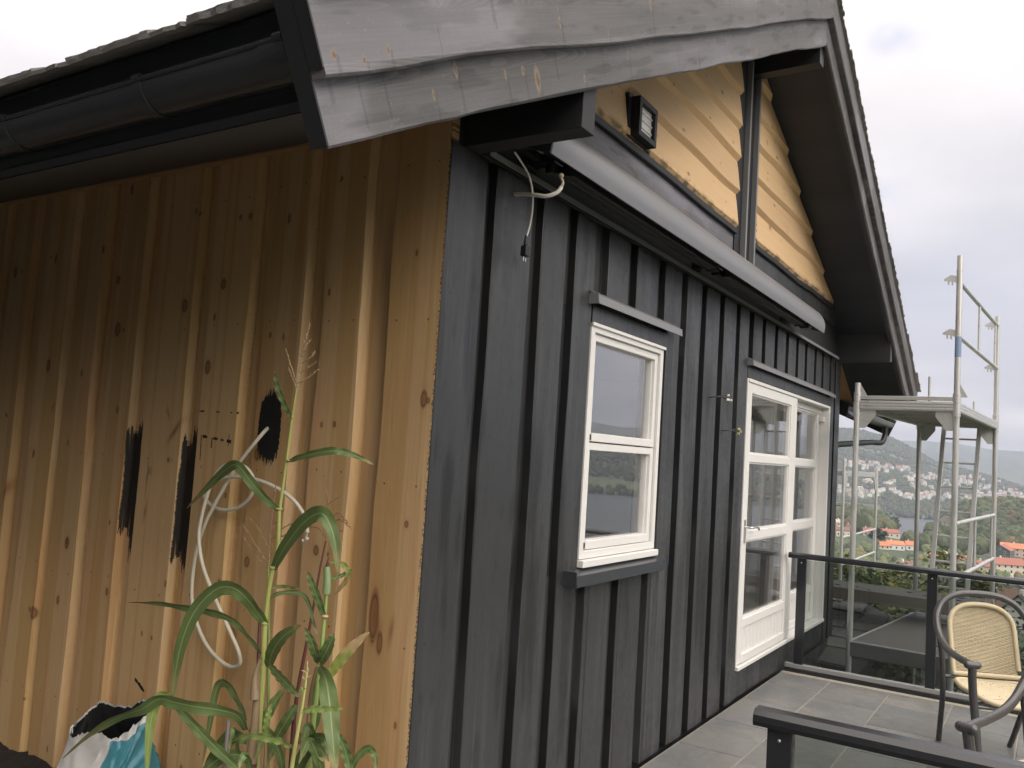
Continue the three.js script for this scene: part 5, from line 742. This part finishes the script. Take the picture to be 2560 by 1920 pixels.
// woods: too many trees to count, one mass each
{
  const R = rnd(99), blob = new THREE.IcosahedronGeometry(1, 2).toNonIndexed(); { const p = blob.attributes.position; for (let i = 0; i < p.count; i++) { const v = V(p.getX(i), p.getY(i), p.getZ(i)).normalize(), k = .72 + .55 * fbm(v.x * 2.6 + 5, v.y * 2.6 + v.z * 2.1, 3, 27) + .16 * (hash(v.x * 900, v.y * 900, v.z * 900 | 0) - .5); p.setXYZ(i, v.x * k, v.y * k * 1.15 + .5, v.z * k); } blob.computeVertexNormals(); }
  const leafy = S3({ color: 0xffffff, roughness: .9 });
  const make = (name, want, pick) => { const list = []; let guard = 0; while (list.length < want && guard++ < want * 14) { const q = pick(); if (!q) continue; list.push(q); } const im = new THREE.InstancedMesh(blob, leafy, list.length), m = new THREE.Matrix4(), c = new THREE.Color(); list.forEach(([x, y, z, s, cr], i) => { m.makeRotationY(R() * 6.28).scale(V(s * (.8 + R() * .4), s * (.8 + R() * .6), s * (.8 + R() * .4))).setPosition(x, y, z); im.setMatrixAt(i, m); im.setColorAt(i, c.setRGB(...cr)); }); im.name = name; im.castShadow = im.receiveShadow = true; im.userData = { kind: 'stuff' }; scene.add(im); return im; };
  const clear = (x, z, r) => { for (const h of houses) { const dx = h[0] - x, dz = h[1] - z, hr = Math.hypot(h[0] - CAM.x, h[1] - CAM.z), reach = h[2] * .7 + 3; if (Math.abs(dx) > 70 || Math.abs(dz) > 70) continue; const cr = Math.abs(dx * (z - CAM.z) - dz * (x - CAM.x)) / r; if (cr < reach && r < hr + reach && r > hr - (hr > 1500 ? 45 : hr < 700 ? 130 : 60)) return false; } return true; };
  const green = (dark) => { const t = R(), a = R() < .1 ? 1.5 : 1, k = (.75 + R() * .5) * dark; return [(.044 + .040 * t) * k * a, (.062 + .034 * t) * k, (.030 + .012 * t) * k]; };
  const sample = (az0, az1, r0, r1, ok, s0, s1, dark = 1) => () => { const az = lerp(az0, az1, R()) * Math.PI / 180, r = Math.sqrt(lerp(r0 * r0, r1 * r1, R())), x = CAM.x + r * Math.cos(az), z = CAM.z + r * Math.sin(az), y = land(x, z); if (y < LAKE + 1 || !ok(x, z, r, az * 180 / Math.PI) || !clear(x, z, r)) return null; return [x, y - .5, z, lerp(s0, s1, R()), green(dark)]; };
  make('lakeside_wood', 5200, sample(-13.5, 3, 620, 1300, (x, z, r, az) => !(az > -8.5 && az < -6.15 && r > 660) && (forestAt(x, z) > .36 || az > -6.4), 3.4, 6.4, .9)).userData.kind = 'stuff';
  make('hillside_wood', 15000, sample(-13.5, 3, 2050, 3650, (x, z, r) => r < 2350 || forestAt(x, z) > .36 + .05 * R(), 3, 5.4, .85));
  make('garden_trees', 900, sample(-13.5, 3, 270, 660, (x, z) => R() < .9, 1.5, 3.2, 1.4));
  make('valley_wood', 9000, sample(3, 48, 160, 3600, (x, z, r) => forestAt(x, z) > .42 && (r > 2030 || (r > 380 && r < 560 && R() < .12)), 4, 8, .9));
}
// trees and shrubs close by: trunk, limbs and a crown of leaf clusters
function leafCrown(R, n, lobes, size, tint) {
  const pos = [], col = []; for (let i = 0; i < n; i++) {
    const L = lobes[Math.floor(R() * lobes.length)], a = R() * 6.283, u = R() * 2 - 1, q = Math.pow(R(), .45), s = Math.sqrt(1 - u * u), c = V(L[0] + L[3] * q * s * Math.cos(a), L[1] + L[3] * .85 * q * u, L[2] + L[3] * q * s * Math.sin(a));
    const d = V(R() - .5, R() * .6 - .45, R() - .5).normalize(), e = V(0, 0, 0).crossVectors(d, V(R() - .5, R() - .5, R() - .5)).normalize(), w = size * (.6 + R() * .8), p = [c, c.clone().addScaledVector(d, w).addScaledVector(e, w * .42), c.clone().addScaledVector(d, w * 1.9), c.clone().addScaledVector(d, w).addScaledVector(e, -w * .42)];
    const yel = R() < tint[3] ? 1 : 0, k = .7 + R() * .6, cc = [(tint[0] + yel * .16) * k, (tint[1] + yel * .10) * k, tint[2] * k];
    for (const f of [0, 1, 2, 0, 2, 3]) { pos.push(p[f].x, p[f].y, p[f].z); col.push(...cc); }
  }
  const g = new THREE.BufferGeometry(); g.setAttribute('position', new THREE.Float32BufferAttribute(pos, 3)); g.setAttribute('color', new THREE.Float32BufferAttribute(col, 3)); g.computeVertexNormals(); return g;
}
{
  const crownM = new THREE.MeshPhysicalMaterial({ vertexColors: true, roughness: .8, transmission: .25, thickness: 0, side: THREE.DoubleSide }), bark = S3({ color: new THREE.Color(.07, .055, .042), map: scuff, roughness: .95 });
  const tree = (sx, sy, dist, h, spread, n, tint, label, seed, name = 'garden_tree', cat = 'tree', leafS = .075) => {
    const v = ray(...SP(sx, sy)); v.multiplyScalar(dist / Math.hypot(v.x, v.z)); const top = CAM.clone().add(v), base = V(top.x, land(top.x, top.z) - .1, top.z), H = Math.max(h, top.y - base.y), R = rnd(seed), t = thing(name, label, cat, [base.x, base.y, base.z]);
    const lobes = [], limbs = []; for (let i = 0; i < 16; i++) { const a = R() * 6.283, rr = Math.sqrt(R()) * spread, y = H - spread * (.35 + 1.1 * R()) - rr * .25; lobes.push([rr * Math.cos(a), y, rr * Math.sin(a), spread * (.22 + R() * .22)]); if (i < 9) limbs.push(tube([V(0, H * .25 + R() * H * .15, 0), V(rr * .4 * Math.cos(a), y * .75, rr * .4 * Math.sin(a)), V(rr * Math.cos(a), y, rr * Math.sin(a))], .02 + R() * .02, 8, 6)); } lobes.push([0, H - spread * .35, 0, spread * .34]);
    mesh('trunk', [rod(V(0, -.3, 0), V(.05, H * .75, .05), .11, 10, .04), ...limbs], bark, t); mesh('crown', leafCrown(R, n, lobes, leafS, tint), crownM, t);
  };
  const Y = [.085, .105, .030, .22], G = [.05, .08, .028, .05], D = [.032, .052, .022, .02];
  tree(250, 1160, 19, 5, .75, 2600, Y, 'yellowing tree behind the small far scaffold', 1); tree(140, 1190, 24, 5, .8, 2200, Y, 'yellow-green bush right against the house corner', 2, 'garden_bush', 'bush');
  tree(430, 1275, 17, 4, 1.5, 5200, G, 'dense green bush below the far scaffold guard rails', 3, 'garden_bush', 'bush'); tree(620, 1320, 20, 4, 1.8, 4600, Y, 'yellow-green bush left of the yellow gabled house', 4, 'garden_bush', 'bush');
  tree(950, 1420, 15, 3, 1.3, 3600, Y, 'leafy bush right of the yellow gabled house', 5, 'garden_bush', 'bush'); tree(1180, 1085, 120, 8, 5.5, 3600, [.075, .10, .035, .1], 'broad pale green tree between ladder and thick scaffold pole', 6, 'garden_tree', 'tree', .42);
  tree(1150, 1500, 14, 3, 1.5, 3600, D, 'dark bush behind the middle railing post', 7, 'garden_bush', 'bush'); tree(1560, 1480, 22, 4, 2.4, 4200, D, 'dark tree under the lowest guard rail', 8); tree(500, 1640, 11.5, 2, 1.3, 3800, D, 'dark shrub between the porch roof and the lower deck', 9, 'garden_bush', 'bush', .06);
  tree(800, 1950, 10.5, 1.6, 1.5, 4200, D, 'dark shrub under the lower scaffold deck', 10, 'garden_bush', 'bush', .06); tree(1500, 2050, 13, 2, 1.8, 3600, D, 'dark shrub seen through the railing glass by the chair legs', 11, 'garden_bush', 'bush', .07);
  tree(528, 935, 500, 10, 4.2, 2600, D, 'dark round tree left of the cream red-roofed house', 12, 'garden_tree', 'tree', .5); tree(600, 785, 880, 14, 11, 3400, [.075, .115, .032, .05], 'bright green tree on the wooded point by the lake', 13, 'garden_tree', 'tree', 1.1);
}
const bed = new THREE.PlaneGeometry(.5, 5, 30, 300).rotateX(-Math.PI / 2).translate(-.22, -.035, -2.4); { const p = bed.attributes.position; for (let i = 0; i < p.count; i++) p.setY(i, .005 + .05 * (fbm(p.getX(i) * 9, p.getZ(i) * 9, 4, 81) - .5) - .05 * sstep(-.3, -.47, p.getX(i))); bed.computeVertexNormals(); }
mesh('soil_bed', bed, S3({ color: new THREE.Color(.018, .015, .012), roughness: 1, bumpMap: fineNoise, bumpScale: .02 })).userData = { kind: 'structure' };
{ // unseen house-shaped block, added to keep sky light off the pine side wall
  const n = mesh('neighbour_house', [bx(-9, -3.4, -1, 4.6, -12, -.1), prism([[-9.4, 4.55], [-3.0, 4.55], [-6.2, 6.5]], -12.3, .2, (x, y, z) => [x, y, z])], M.stain); n.userData = { kind: 'structure' };
}
const renderer = new THREE.WebGLRenderer({ antialias: true });
renderer.toneMapping = THREE.LinearToneMapping; renderer.toneMappingExposure = EXPOSURE; renderer.shadowMap.enabled = true; renderer.shadowMap.type = THREE.PCFSoftShadowMap;
renderer.render(scene, camera);
